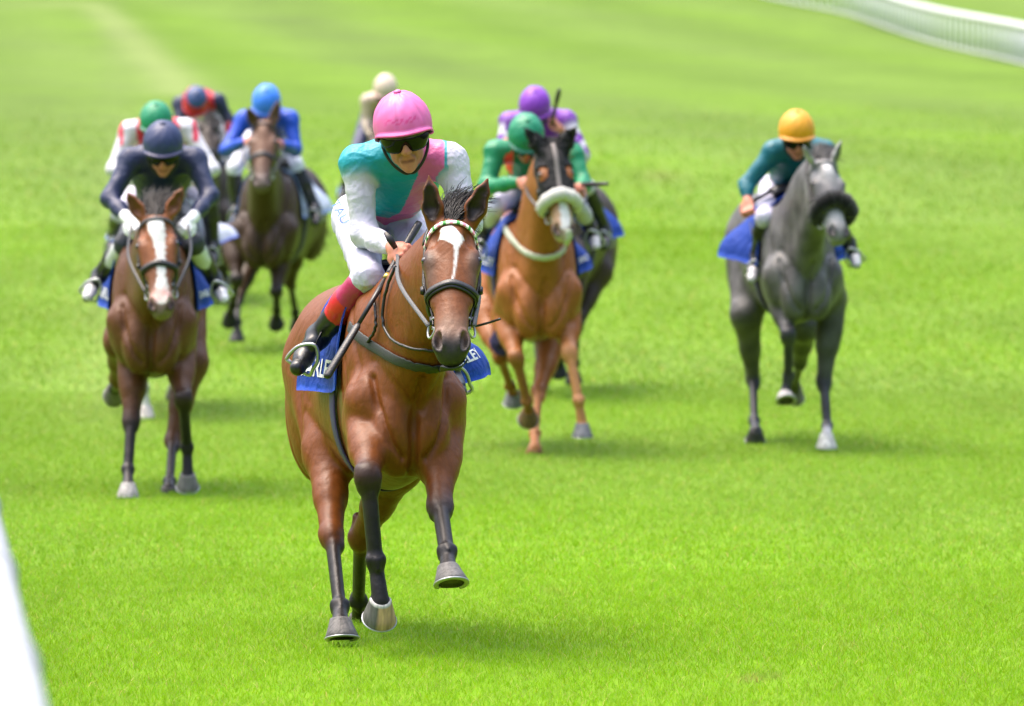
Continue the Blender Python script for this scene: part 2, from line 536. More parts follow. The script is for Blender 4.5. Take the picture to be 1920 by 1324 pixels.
def ground_z(X, Y):
    return gz(Y) + .004 * np.sin(X * 2.1 + Y * .7) + .004 * np.sin(X * .9 - Y * 1.3)
def blades():
    parts = []
    for (y0, y1, dens, hh, ww) in ((10.5, 18, 2200, .036, .0034), (18, 33, 5000, .034, .0026), (33, 52, 1900, .036, .0042), (52, 80, 480, .042, .009), (80, 140, 70, .05, .022)):
        hw = lambda y: .078 * y + 1.0
        area = (hw(y0) + hw(y1)) * (y1 - y0)
        N = int(area * dens)
        Y = y0 + (y1 - y0) * RNG.random(N); X = (RNG.random(N) * 2 - 1) * hw(y1)
        k = (np.abs(X) < hw(Y)) & (RNG.random(N) > .9 * smooth(75, 140, Y)); X, Y = X[k], Y[k]
        parts.append(np.stack([X, Y, np.full(len(X), hh), np.full(len(X), ww)], 1))
    Q = np.concatenate(parts); N = len(Q)
    X, Y = Q[:, 0], Q[:, 1]
    h = Q[:, 2] * RNG.uniform(.45, 1.15, N); wd = Q[:, 3] * RNG.uniform(.6, 1.3, N)
    clump = .5 + .5 * np.sin(X * 9 + 3 * np.sin(Y * 2.3)) * np.sin(Y * 4.1 + 2 * np.sin(X * 5))
    h *= .8 + .35 * clump
    th = RNG.uniform(0, 2 * np.pi, N); ln = RNG.uniform(.25, 1.25, N)
    la = RNG.uniform(0, 2 * np.pi, N)
    base = np.stack([X, Y, ground_z(X, Y) - .004], 1)
    side = np.stack([np.cos(th), np.sin(th), np.zeros(N)], 1) * wd[:, None] * .5
    lean = np.stack([np.cos(la) * ln, np.sin(la) * ln, np.ones(N)], 1)
    mid = base + lean * (h * .55)[:, None] * [.6, .6, 1]
    tip = base + lean * h[:, None] * [1.25, 1.25, .95]
    V = np.stack([base - side, base + side, mid + side * .8, mid - side * .8, tip], 1).reshape(-1, 3)
    b = (np.arange(N) * 5)[:, None]
    tri = np.concatenate([b + [0, 1, 2], b + [0, 2, 3], b + [3, 2, 4]]).astype(np.int32)
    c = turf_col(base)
    c = c * RNG.uniform(.84, 1.18, (N, 1)) * (1 + RNG.normal(0, .06, (N, 3)))
    straw = RNG.random(N) < .035
    c[straw] = A(.42, .40, .12) * RNG.uniform(.7, 1.2, (straw.sum(), 1))
    yel = RNG.random(N) < .10
    c[yel] = c[yel] * [1.35, 1.08, 1.2]
    o = mesh_obj('grass', V, tri, grass_material('grass blades', True), cols=np.repeat(np.clip(c, .005, .8), 5, 0), smooth=False, loc=(0, 0, 0))
    tag(o, 'short bright green mown grass blades covering the course', 'grass', kind='stuff')
blades()

# ------------------------------------------------------------------ running rails
M_NEAR = mat('near rail plastic', (.36, .38, .41), .45, spec=.3, noise=.15, nscale=5)
def near_rail():
    t = thing('running_rail', (-.72, 11.0, 0), label='blurred white plastic running rail at the lower corner beside the turf', cat='rail')
    a, b = A(-.62, 9.0), A(-.6, 9.0) ; d = nrm(A(-1.1015 + .673, 16.6 - 11.2)); p0 = A(-.660, 11.2)
    r = .055
    off = A(-d[1], d[0]) * r
    mb = MB(); pts = []
    for s in np.arange(-5, 60, .5):
        q = p0 + d * s + off
        pts.append(A(q[0], q[1], 1.1 - r * .9 + .006 * math.sin(s * 1.7)))
    mb.tube(pts, r, 14, flat=1.0, up=(0, 0, 1))
    mb.build('rail_tube', M_NEAR, t)
    for s in np.arange(-3.4, 40, 2.4):
        q = p0 + d * s + off
        mc = MB(); c = A(q[0], q[1], 1.1 - r * .9)
        mc.tube([c - A(d[0], d[1], 0) * .07, c + A(d[0], d[1], 0) * .07], [r * 1.13] * 2, 14)
        mc.build('clamp', M_NEAR, t)
        mp = MB(); o = A(-d[1], d[0], 0)
        mp.tube(catmull([c + A(0, 0, -.03), c + o * .12 + A(0, 0, -.05), c + o * .30 + A(0, 0, -.28), c + o * .36 + A(0, 0, -.7), A(c[0] + o[0] * .38, c[1] + o[1] * .38, float(gz(c[1])) - .1)], 5), .032, 10)
        mp.build('post', M_NEAR, t)
near_rail()
def far_rail():
    base = catmull([ground_hit(*p) for p in ((1300, -34), (1400, -11), (1485, 8), (1590, 30), (1740, 80), (1920, 124), (2120, 196))], 24)
    t = thing('running_rail', tuple(base[len(base) // 2]), label='long white upright-post running rail curving up the far slope', cat='rail')
    seg = np.linalg.norm(np.diff(base, axis=0), axis=1); L = np.concatenate([[0], np.cumsum(seg)])
    pos = lambda s: A(*[np.interp(s, L, base[:, i]) for i in range(3)])
    H = .95
    mb = MB(); mb.tube([pos(s) + A(0, 0, H) for s in np.arange(0, L[-1], 1.5)], .085, 8); mb.build('rail_tube', M_RAIL, t)
    mb = MB(); mb.tube([pos(s) + A(0, 0, .06) for s in np.arange(0, L[-1], 1.5)], .03, 6); mb.build('lower_wire', M_RAIL, t)
    n = 99
    for i in range(n):
        s = L[-1] * (i + .5) / n
        p = pos(s); mp = MB(); mp.tube([p + A(0, 0, -.1), p + A(0, 0, H * .5), p + A(0, 0, H - .08)], [.046, .042, .038], 6)
        mp.tube([p + A(0, 0, H - .12), p + A(0, 0, H - .02)], [.03, .08], 6)
        mp.build('post', M_RAIL, t)
far_rail()

# ------------------------------------------------------------------ horses
def hoof(parent, Hb, d, t, col, band=None, size=1.0, shoe=True, tan=None):
    """Hb: middle of the ground surface, d: towards the ground, t: towards the toe"""
    lat = np.cross(d, t)
    N = 28; V = []; F = []; C = []
    rows = [(-.006, .035, .041, -.024), (.0, .0390, .044, -.022), (.005, .0405, .0455, -.020), (.016, .0435, .048, -.016), (.042, .0520, .057, -.006), (.066, .0605, .065, .002), (.070, .060, .0645, .002)]
    H = .070
    for j, (z, rl, rt, o) in enumerate(rows):
        for k in range(N):
            q = 2 * math.pi * k / N
            cl, ct = math.sin(q), math.cos(q)
            if ct < -.55: ct = -.55 - (abs(ct) - .55) * .45
            zz = z + (0.0 if ct > 0 else .012 * (1 - z / H) * -ct * 1.5)
            p = Hb + (lat * cl * rl + t * (ct * rt + o)) * size + d * (zz - H) * size
            V.append(p)
            cc = np.array(col)
            if tan is not None and ct > .1 and cl * (1 if tan >= 0 else -1) > -.35 and z > .003: cc = A(.44, .28, .15)
            if band is not None and z < .004: cc = np.array(band)
            C.append(cc)
    nr = len(rows)
    for j in range(nr - 1):
        for k in range(N):
            a, b = j * N + k, j * N + (k + 1) % N
            F.append((a, b, b + N, a + N))
    # hollow dark sole
    b0 = len(V)
    for k in range(N):
        p = V[(nr - 1) * N + k]; V.append(Hb + (p - Hb) * .80); C.append(A(.03, .028, .025))
    for k in range(N):
        p = V[(nr - 1) * N + k]; V.append(Hb + (p - Hb) * .62 - d * .008 * size); C.append(A(.035, .033, .03))
    V.append(Hb - d * .004 * size); C.append(A(.045, .042, .038)); ce = len(V) - 1
    for k in range(N):
        a, b = (nr - 1) * N + k, (nr - 1) * N + (k + 1) % N
        F.append((a, b, b0 + (k + 1) % N, b0 + k)); F.append((b0 + k, b0 + (k + 1) % N, b0 + N + (k + 1) % N, b0 + N + k))
        F.append((b0 + N + k, b0 + N + (k + 1) % N, ce))
    F.append(tuple(range(N))[::-1])
    o = mesh_obj('hoof', V, [f[::-1] for f in F], M_HOOF, parent, cols=np.array(C))
    if shoe:
        mb = MB(); pts = []
        for k in range(-10, 11):
            q = math.radians(k * 13.8); cl, ct = math.sin(q), math.cos(q)
            if ct < -.55: ct = -.55 - (abs(ct) - .55) * .45
            pts.append(Hb + (lat * cl * .0545 + t * (ct * .058 + .002)) * size)
        mb.ribbon([p for p in pts], [d] * len(pts), .018, .006)
        mb.build('horseshoe', M_STEEL, o)
    return o

def strands(name, lines, m, parent, cols, r0=.0016, r1=.0005, n=3):
    mb = MB()
    for ln, c in zip(lines, cols):
        k = len(ln)
        mb.tube(ln, [r0 + (r1 - r0) * i / (k - 1) for i in range(k)], n, col=c, cap=False)
    return mb.build(name, m, parent, vc=True)

class Horse: pass
BAY = A(.215, .070, .019); BLACKPT = A(.014, .012, .012)
def horse(sp):
    h = Horse(); h.sp = sp
    D = sp['D']; W = at(*sp['w'], D); yaw = R(sp.get('yaw', 0)); pit = sp.get('pitch', 0.0)
    bl = A(math.cos(yaw), math.sin(yaw), 0); bk = A(-math.sin(yaw), math.cos(yaw), 0); up = A(0, 0, 1)
    bw = sp.get('wide', 1.0)
    def T(l, y, z): return W + bl * l * bw + bk * y + up * (z - pit * y)
    rot = np.array([bl, bk, up])
    h.T, h.W, h.bl, h.bk, h.rot = T, W, bl, bk, rot
    base = A(W[0], W[1], float(gz(D)))
    root = thing('horse', tuple(base), label=sp['label'], cat='horse', group='racehorses galloping up the course')
    h.root = root
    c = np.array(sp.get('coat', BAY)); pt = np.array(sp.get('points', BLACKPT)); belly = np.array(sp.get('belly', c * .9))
    muz = np.array(sp.get('muzzle', A(.05, .035, .03))); dk = c * .55 if 'dark' not in sp else np.array(sp['dark'])
    B = Body()
    # trunk
    B.el(T(0, .52, -.38), (.255 * bw, .66, .335), rot, .05, c)
    B.el(T(0, -.04, -.42), (.20 * bw, .40, .32), rot, .06, c)
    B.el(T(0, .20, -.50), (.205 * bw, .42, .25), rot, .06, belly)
    B.rc(T(0, -.18, -.15), T(0, .30, -.11), .12, .11, .10, c)
    B.rc(T(0, .30, -.17), T(0, .95, -.16), .165, .185, .08, c)
    for s in (-1, 1):
        B.el(T(s * .145, -.08, -.36), (.080, .21, .29), rot, .06, c)          # shoulder blade
        B.el(T(s * .135, -.24, -.52), (.095, .15, .17), rot, .05, c)          # point of the shoulder
        B.el(T(s * .078, -.385, -.585), (.080, .088, .150), rot, .024, c)       # breast muscle
        B.el(T(s * .115, .96, -.24), (.14, .34, .20), rot, .06, c)             # croup
        B.el(T(s * .135, 1.10, -.42), (.125, .24, .30), rot, .06, c)           # quarter
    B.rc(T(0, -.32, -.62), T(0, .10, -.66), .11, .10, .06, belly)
    # head frame
    P = at(*sp['poll'], D + sp['polld'])
    Mz = reach(*sp['nose'], P, sp.get('hlen', .60), -1)
    a = nrm(Mz - P)
    v = orth(A(math.cos(R(sp.get('roll', 0))), sp.get('turn', 0), math.sin(R(sp.get('roll', 0)))), a)
    n = np.cross(a, v); hr = np.array([v, a, n])
    hw = sp.get('hw', 1.0)
    def Hd(s, a_, n_): return P + v * s * hw + a * a_ + n * n_
    h.Hd, h.P, h.a, h.v, h.n, h.hr = Hd, P, a, v, n, hr
    # neck
    nb = T(0, -.14, -.29); ntop = Hd(0, .09, -.115)
    ctrl = [nb, T(*sp.get('neckmid', (0, -.42, -.08))), ntop]
    if 'neckpx' in sp: ctrl[1] = at(*sp['neckpx'][:2], D + sp['neckpx'][2])
    q = [np.array([(1 - t) ** 2 * ctrl[0] + 2 * t * (1 - t) * ctrl[1] + t * t * ctrl[2]])[0] for t in np.linspace(0, 1, 7)]
    rr = np.array([.275, .232, .197, .172, .15, .13, .11]); 
    for i in range(6):
        t = (i + .5) / 6
        lv = nrm(bl * (1 - t) + v * t)
        B.rc(q[i], q[i + 1], rr[i], rr[i + 1], .08, c, (lv, .49 + .08 * t), tau=.02)
    B.rc(T(0, -.34, -.42), Hd(0, .2, -.25), .085, .05, .10, c)               # windpipe line
    # head
    B.el(Hd(0, .10, -.075), (.082 * hw, .125, .085), hr, .03, c)
    B.rc(Hd(0, .13, -.045), Hd(0, .50, -.045), .068, .050, .03, c, (n, .85))
    B.rc(Hd(0, .30, -.09), Hd(0, .52, -.07), .062, .052, .03, c)
    for s in (-1, 1):
        B.el(Hd(s * .060, .215, -.135), (.036 * hw, .125, .105), hr, .035, c)   # cheek
        B.el(Hd(s * .076, .185, -.042), (.024, .046, .030), hr, .026, c)   # orbit
        B.rc(Hd(s * .064, .21, -.035), Hd(s * .050, .36, -.055), .026, .020, .03, c)   # facial crest
        B.el(Hd(s * .040, .542, -.035), (.028, .045, .036), hr, .016, muz)         # nostril rim
        B.el(Hd(s * .086, .190, -.046), (.017, .021, .017), hr, .010, dk * .3, 1, .004)
    B.el(Hd(0, .545, -.065), (.056, .060, .055), hr, .025, muz)
    B.el(Hd(0, .580, -.072), (.046, .030, .042), hr, .018, muz)                     # upper lip
    B.el(Hd(0, .556, -.102), (.038, .035, .028), hr, .018, muz * 1.1)               # lower lip
    for s in (-1, 1):
        nz = nrm(v * s * .75 + n * .7)
        B.el(Hd(s * .052, .548, -.012), (.017, .040, .032), np.array([orth(v - n * s * .9, nz), nrm(a + v * s * -.25), np.cross(orth(v - n * s * .9, nz), nrm(a + v * s * -.25))]), .010, A(.010, .007, .006), -1)
        B.el(Hd(s * .062, .105, -.012), (.016, .030, .022), hr, .03, c, -1)          # hollow over the eye
    # ears
    for s, key in ((-1, 'earR'), (1, 'earL')):
        e0 = Hd(s * .060, .022, -.045)
        if key in sp:
            tip = reach(*sp[key], e0, sp.get('elen', .165), sp.get('esg', -1) * 1)
        else:
            tip = e0 - a * .13 + v * s * .05 - n * .04
        ax = nrm(tip - e0); f = orth(n + v * s * sp.get('eout', .35) - a * .2, ax)
        m1, m2 = e0 + (tip - e0) * .36, e0 + (tip - e0) * .70
        ec = np.array(sp.get('ear', c)); ei = np.array(sp.get('earin', A(.012, .009, .007)))
        B.rc(e0, m1, .030, .040, .018, ec, (f, .62)); B.rc(m1, m2, .040, .027, .008, ec, (f, .62)); B.rc(m2, tip, .027, .005, .008, ec * .8, (f, .62))
        o = f * .020
        B.rc(e0 + ax * .035 + o, m1 + o, .015, .027, .004, ei, (f, .8), -1, .007); B.rc(m1 + o, m2 + o * .9, .027, .017, .004, ei, (f, .8), -1, .007)
        B.rc(m2 + o * .9, tip + o * .7 - ax * .02, .017, .003, .004, ei, (f, .8), -1, .007)
    # legs
    h.hoofs = []
    S_ = sp.get('lk', 1.0)
    for key in ('RF', 'LF', 'RH', 'LH'):
        lg = sp['legs'].get(key)
        if lg is None: continue
        s = -1 if key[0] == 'R' else 1
        sg = lg.get('sg', (-1, 1, 1))
        cc = lg.get('col', c); pc = lg.get('pt', pt)
        if key[1] == 'F':
            E = T(s * lg.get('el', .165), lg.get('ey', -.13), lg.get('ez', -.58)) if 'e' not in lg else at(*lg['e'][:2], D + lg['e'][2])
            Sh = T(s * .15, -.27, -.46)
            K = reach(*lg['k'], E, .42 * S_, sg[0]); Ft = reach(*lg['f'], K, .29 * S_, sg[1])
            Hb = reach(*lg['h'], Ft, lg.get('pl', .185), sg[2])
            B.rc(Sh, E, .10, .088, .05, c)
            dfe = nrm(K - E)
            fw = orth(-bk, dfe)
            B.rc(K + (Ft - K) * .1, Ft, .0165, .0165, .012, pc)
            B.rc(E, E + (K - E) * .55, .088, .070, .03, cc); B.rc(E + (K - E) * .45, K - dfe * .05, .070, .046, .03, cc, tau=.03)
            B.el(E + (K - E) * .28 + bl * s * .025 + fw * .015, (.055, .05, .13), np.array([orth(bl, dfe), fw, dfe]), .03, cc)
            dc = nrm(Ft - K); kr = np.array([orth(bl, dc), np.cross(dc, orth(bl, dc)), dc])
            B.el(K, (.051, .046, .058), kr, .022, pc, tau=.03)
            B.el(K - dc * .034 + kr[0] * .016 - kr[1] * .012, (.030, .030, .022), kr, .008, pc)
            B.el(K - dc * .030 - kr[0] * .020 - kr[1] * .008, (.026, .030, .024), kr, .008, pc)
            B.el(K + dc * .036 - kr[0] * .014 - kr[1] * .010, (.028, .030, .022), kr, .008, pc)
            B.el(K + dc * .034 + kr[0] * .020, (.022, .028, .026), kr, .008, pc)
            lr = .0265
        else:
            E = T(s * lg.get('el', .185), lg.get('ey', .74), lg.get('ez', -.60)) if 'e' not in lg else at(*lg['e'][:2], D + lg['e'][2])
            Hp = T(s * .125, 1.02, -.28)
            K = reach(*lg['k'], E, .45 * S_, sg[0]); Ft = reach(*lg['f'], K, .38 * S_, sg[1])
            Hb = reach(*lg['h'], Ft, lg.get('pl', .185), sg[2])
            B.rc(Hp, E, .145, .095, .07, c)
            dfe = nrm(K - E)
            B.rc(E, E + (K - E) * .55, .092, .060, .05, cc); B.rc(E + (K - E) * .5, K, .060, .040, .03, cc, tau=.025)
            dc = nrm(Ft - K); kr = np.array([orth(bl, dc), np.cross(dc, orth(bl, dc)), dc])
            bkd = orth(bk, dc)
            B.el(K, (.043, .050, .058), np.array([orth(bl, dc), bkd, dc]), .022, cc * .8)
            B.rc(K + bkd * .02, K + bkd * .055 - dc * .06, .030, .022, .02, cc * .75)
            B.el(K + dc * .05 + kr[0] * .014, (.030, .032, .035), kr, .015, pc)
            B.el(K - dc * .015 - kr[0] * .022, (.026, .03, .03), kr, .012, cc * .8)
            lr = .0245
        bx = orth(bl, dc)
        B.rc(K + dc * .03, Ft - dc * .03, lr * 1.14, lr * 1.04, .022, pc, (bx, .93))
        B.rc(K + dc * .06 + np.cross(bx, dc) * -.018, Ft - dc * .03 + np.cross(bx, dc) * -.016, .016, .016, .012, pc)
        B.el(Ft, (.0345, .040, .038), kr, .014, pc)
        for w_ in (-1, 1):
            B.el(Ft + bx * w_ * .020 + kr[1] * .012 - dc * .004, (.017, .022, .022), kr, .008, pc)
        B.rc(Ft + kr[1] * .030, Ft + kr[1] * .040 + dc * .030, .016, .006, .012, pc * .8)
        tl = R(lg.get('tilt', 0)); hy = R(lg.get('hyaw', 0)) + yaw
        fwd = A(math.sin(hy), -math.cos(hy), 0)
        t_ = fwd * math.cos(tl) + up * math.sin(tl); d_ = -up * math.cos(tl) + fwd * math.sin(tl)
        Co = Hb - d_ * .064 - t_ * .018
        sock = lg.get('sock')
        pcol = np.array(sock) if sock is not None else pc
        B.rc(Ft + nrm(Co - Ft) * .02, Co, .0255, .031, .018, pcol, tau=.006)
        B.el(Co + d_ * .004, (.041, .046, .016), np.array([np.cross(d_, t_), t_, d_]), .012, pcol, tau=.006)
        h.hoofs.append((Hb, d_, t_, lg))
    h.B = B
    V, F = B.net(sp['res'])
    C = B.color(V)
    loc = (V - W) @ rot.T; GN = B.grad(V)
    def seg_d(pts, u, w_):
        d = np.full(len(u), 9.0)
        for (a0, b0), (a1, b1) in zip(pts[:-1], pts[1:]):
            e0, e1 = a1 - a0, b1 - b0
            t = np.clip(((u - a0) * e0 + (w_ - b0) * e1) / (e0 * e0 + e1 * e1 + 1e-9), 0, 1)
            d = np.minimum(d, np.hypot(u - a0 - t * e0, w_ - b0 - t * e1))
        return d
    dsp = np.zeros(len(V))
    front = smooth(-.02, -.22, loc[:, 1]) * smooth(.1, .5, -GN @ bk)
    L_, Z_ = loc[:, 0] / bw, loc[:, 2]; Z_ = Z_ + pit * loc[:, 1]
    for pts, amp, sg_ in (([(.02, -.40), (.006, -.48), (.0, -.56), (.0, -.76)], .019, .018),
                          ([(.155, -.34), (.10, -.42), (.03, -.50)], .010, .016), ([(-.15, -.32), (-.10, -.40), (-.02, -.48)], .009, .016),
                          ([(-.17, -.38), (-.158, -.47), (-.135, -.55), (-.10, -.62), (-.05, -.67)], .016, .014), ([(.17, -.38), (.158, -.47), (.135, -.55), (.10, -.62), (.05, -.67)], .016, .014)):
        dsp -= amp * front * np.exp(-(seg_d(pts, L_, Z_) / sg_) ** 2)
    side_ = smooth(.25, .6, np.abs(GN @ bl)) * (loc[:, 2] < -.05)
    Y_ = loc[:, 1]
    for pts, amp, sg_ in (([(-.30, -.40), (-.18, -.22), (-.06, -.10)], .008, .016), ([(.02, -.12), (-.02, -.34), (-.10, -.50)], .010, .016), ([(-.10, -.30), (-.16, -.44)], .007, .014),
                          ([(.86, -.30), (.78, -.48), (.72, -.62)], .008, .018), ([(1.16, -.30), (1.12, -.52), (1.06, -.72)], .007, .014), ([(.30, -.62), (.55, -.56), (.75, -.46)], .005, .02)):
        dsp -= amp * side_ * np.exp(-(seg_d(pts, Y_, Z_) / sg_) ** 2)
    trunk = smooth(-.95, -.75, Z_) * smooth(-.62, -.42, loc[:, 1])
    V = V + GN * (dsp + .55 * folds(V, .012, 15, 31, 5) * trunk + .4 * folds(V, .006, 34, 37, 5) * trunk)[:, None]
    # markings that belong to the coat
    rel = V - P; hs, ha, hn = rel @ v, rel @ a, rel @ n
    wob = .004 * np.sin(hs * 190 + 2 * np.sin(ha * 110)) + .004 * np.sin(ha * 170 + 1)
    NQ = list(q)
    for (kind, *q) in sp.get('marks', ()):
        if kind == 'blaze':                              # list of (a, centre, halfwidth)
            q = np.array(q[0]); 
            hb_ = ha + wob * .4
            ctr = np.interp(hb_, q[:, 0], q[:, 1]); hwid = np.interp(hb_, q[:, 0], q[:, 2])
            d_ = np.minimum(hwid + wob * np.minimum(.6, hwid * 25) - np.abs(hs - ctr), np.minimum(hb_ - q[0, 0], q[-1, 0] - hb_))
            m_ = (smooth(-.003, .004, d_) * (hn > -.09))[:, None]
            C = C * (1 - m_) + A(.60, .59, .57) * m_
        if kind == 'zone':                                # soft coloured area of the head: a, s, radii, colour
            a0, s0, ra, rs, cl = q
            wv = np.exp(-((ha - a0) / ra) ** 2 - ((np.abs(hs) - s0) / rs) ** 2) * (hn > -.2)
            C = C * (1 - wv[:, None]) + np.array(cl) * wv[:, None]
        if kind == 'dapple':
            r_ = V - W
            dn = sum(np.sin(r_ @ (nrm(RNG.normal(size=3)) * f) + f) for f in (34, 41, 47, 55, 62)) / 5
            C = C * (1 + q[0] * dn[:, None])
    for s in (-1, 1):
        wv = np.exp(-((hs - s * .054) / .013) ** 2 - ((ha - .548) / .026) ** 2) * (hn > -.06)
        we = np.exp(-(((hs - s * .0965) / .022) ** 2 + ((ha - .192) / .030) ** 2 + ((hn + .030) / .030) ** 2) ** 2)
        C = C * (1 - wv[:, None]) + A(.006, .005, .005) * wv[:, None]
        C = C * (1 - .8 * we[:, None]) + A(.012, .009, .008) * .8 * we[:, None]
    body = mesh_obj('body', V, F, M_COAT, root, cols=np.clip(C, .003, .9))
    h.body = body
    for Hb, d_, t_, lg in h.hoofs:
        hoof(root, Hb, d_, t_, lg.get('hoof', A(.13, .12, .115)), lg.get('band'), 1.0, sp['res'] < .0125, lg.get('tan'))
    for s in (-1, 1):
        mb = MB(); cpos = Hd(s * .0905, .192, -.032)
        for i in range(7):
            ph = math.pi * i / 6
            mb.V += [tuple(cpos + .0165 * (math.sin(ph) * (math.cos(q_) * v + math.sin(q_) * a) + math.cos(ph) * n)) for q_ in np.linspace(0, 2 * math.pi, 10, endpoint=False)]
        mb.C += [(0, 0, 0)] * 70
        for i in range(6):
            for k in range(10):
                a0, b0 = i * 10 + k, i * 10 + (k + 1) % 10
                mb.F.append((a0, b0, b0 + 10, a0 + 10))
        mb.build('eye', M_EYE, body)
    # mane, forelock, tail
    rg = np.random.default_rng(sp.get('seed', 3))
    mc = np.array(sp.get('mane', A(.018, .016, .016)))
    far = sp['res'] > .0105
    def hair(n_, mk, name, r0, r1):
        L = [mk(i) for i in range(n_)]
        strands(name, L, M_HAIR, root, [mc * rg.uniform(.6, 2.0) for _ in L], r0, r1)
    def manefn(i):
        t = rg.random()
        k = min(int(t * 6), 5); p = NQ[k] + (NQ[k + 1] - NQ[k]) * (t * 6 - k); rad = rr[k] + (rr[k + 1] - rr[k]) * (t * 6 - k)
        ax = nrm(NQ[k + 1] - NQ[k]); u = orth(up + bk * .3, ax)
        p = p + u * (rad - .012) + bl * rg.normal(0, .012)
        sd = sp.get('maneside', 1)
        dr = nrm(u * rg.uniform(.2, .7) + bk * .6 + bl * sd * rg.uniform(.3, 1.0) + rg.normal(0, .2, 3))
        ln = rg.uniform(.08, .17)
        return [p, p + dr * ln * .4 + u * .01, p + dr * ln * .8 + bl * sd * .01 - up * .01, p + dr * ln + bl * sd * .025 - up * .05]
    k0 = 3.0 if far else 1.0
    hair(260 if far else 700, manefn, 'mane', .0035 if far else .0018, .0012 if far else .0006)
    def fore(i):
        ta_ = rg.random(); p = Hd(rg.normal(0, .006 + .022 * (1 - ta_)), -.035 + .085 * ta_, -.030 + .022 * ta_ + rg.normal(0, .004)); sd = sp.get('blow', .5)
        dr = nrm(-a * rg.uniform(.8, 1.3) + v * (rg.normal(0, .28) + sd * .42) - n * rg.uniform(.1, .7))
        ln = rg.uniform(.10, .165) * (1.3 if rg.random() < .05 else 1)
        bend = v * sd * rg.uniform(0, .05) + rg.normal(0, .008, 3)
        return [p, p + dr * ln * .35 + n * .008, p + dr * ln * .7 + bend * .3, p + dr * ln + bend - n * .02]
    if sp.get('forelock', True):
        hair(220 if far else 1100, fore, 'forelock',   .0035 if far else .0026, .0012 if far else .0006)
    tb = T(0, 1.30, -.16)
    def tail(i):
        d0 = nrm(bk * 1.0 - up * rg.uniform(.3, .8) + bl * (rg.normal(0, .05) + .2))
        ln = rg.uniform(.5, .8); p = tb + bl * rg.normal(0, .02) + up * rg.normal(0, .02)
        return [p, p + d0 * ln * .35, p + d0 * ln * .6 - up * .12, p + d0 * ln * .8 - up * .18]
    hair(140, tail, 'tail', .005, .002)
    return h

def on_body(B, pts, off=.003, n=6, smooth_=True):
    c = catmull(pts, n) if smooth_ else np.array(pts)
    return B.proj(c, off)
def px_on(B, pxs, D0, D1, off=.003, n=6):
    """sight points on the body's surface for a strap that runs past the given picture points"""
    out = []
    pxs = catmull([A(*p, 0) for p in pxs], n)[:, :2]
    for p in pxs:
        Ds = np.linspace(D0, D1, 160); pts = np.array([at(p[0], p[1], d_) for d_ in Ds]); val = B.value(pts)
        k = np.argmax(val < off) if (val < off).any() else int(np.argmin(val))
        out.append(pts[k])
    return B.proj(np.array(out), off, 4)

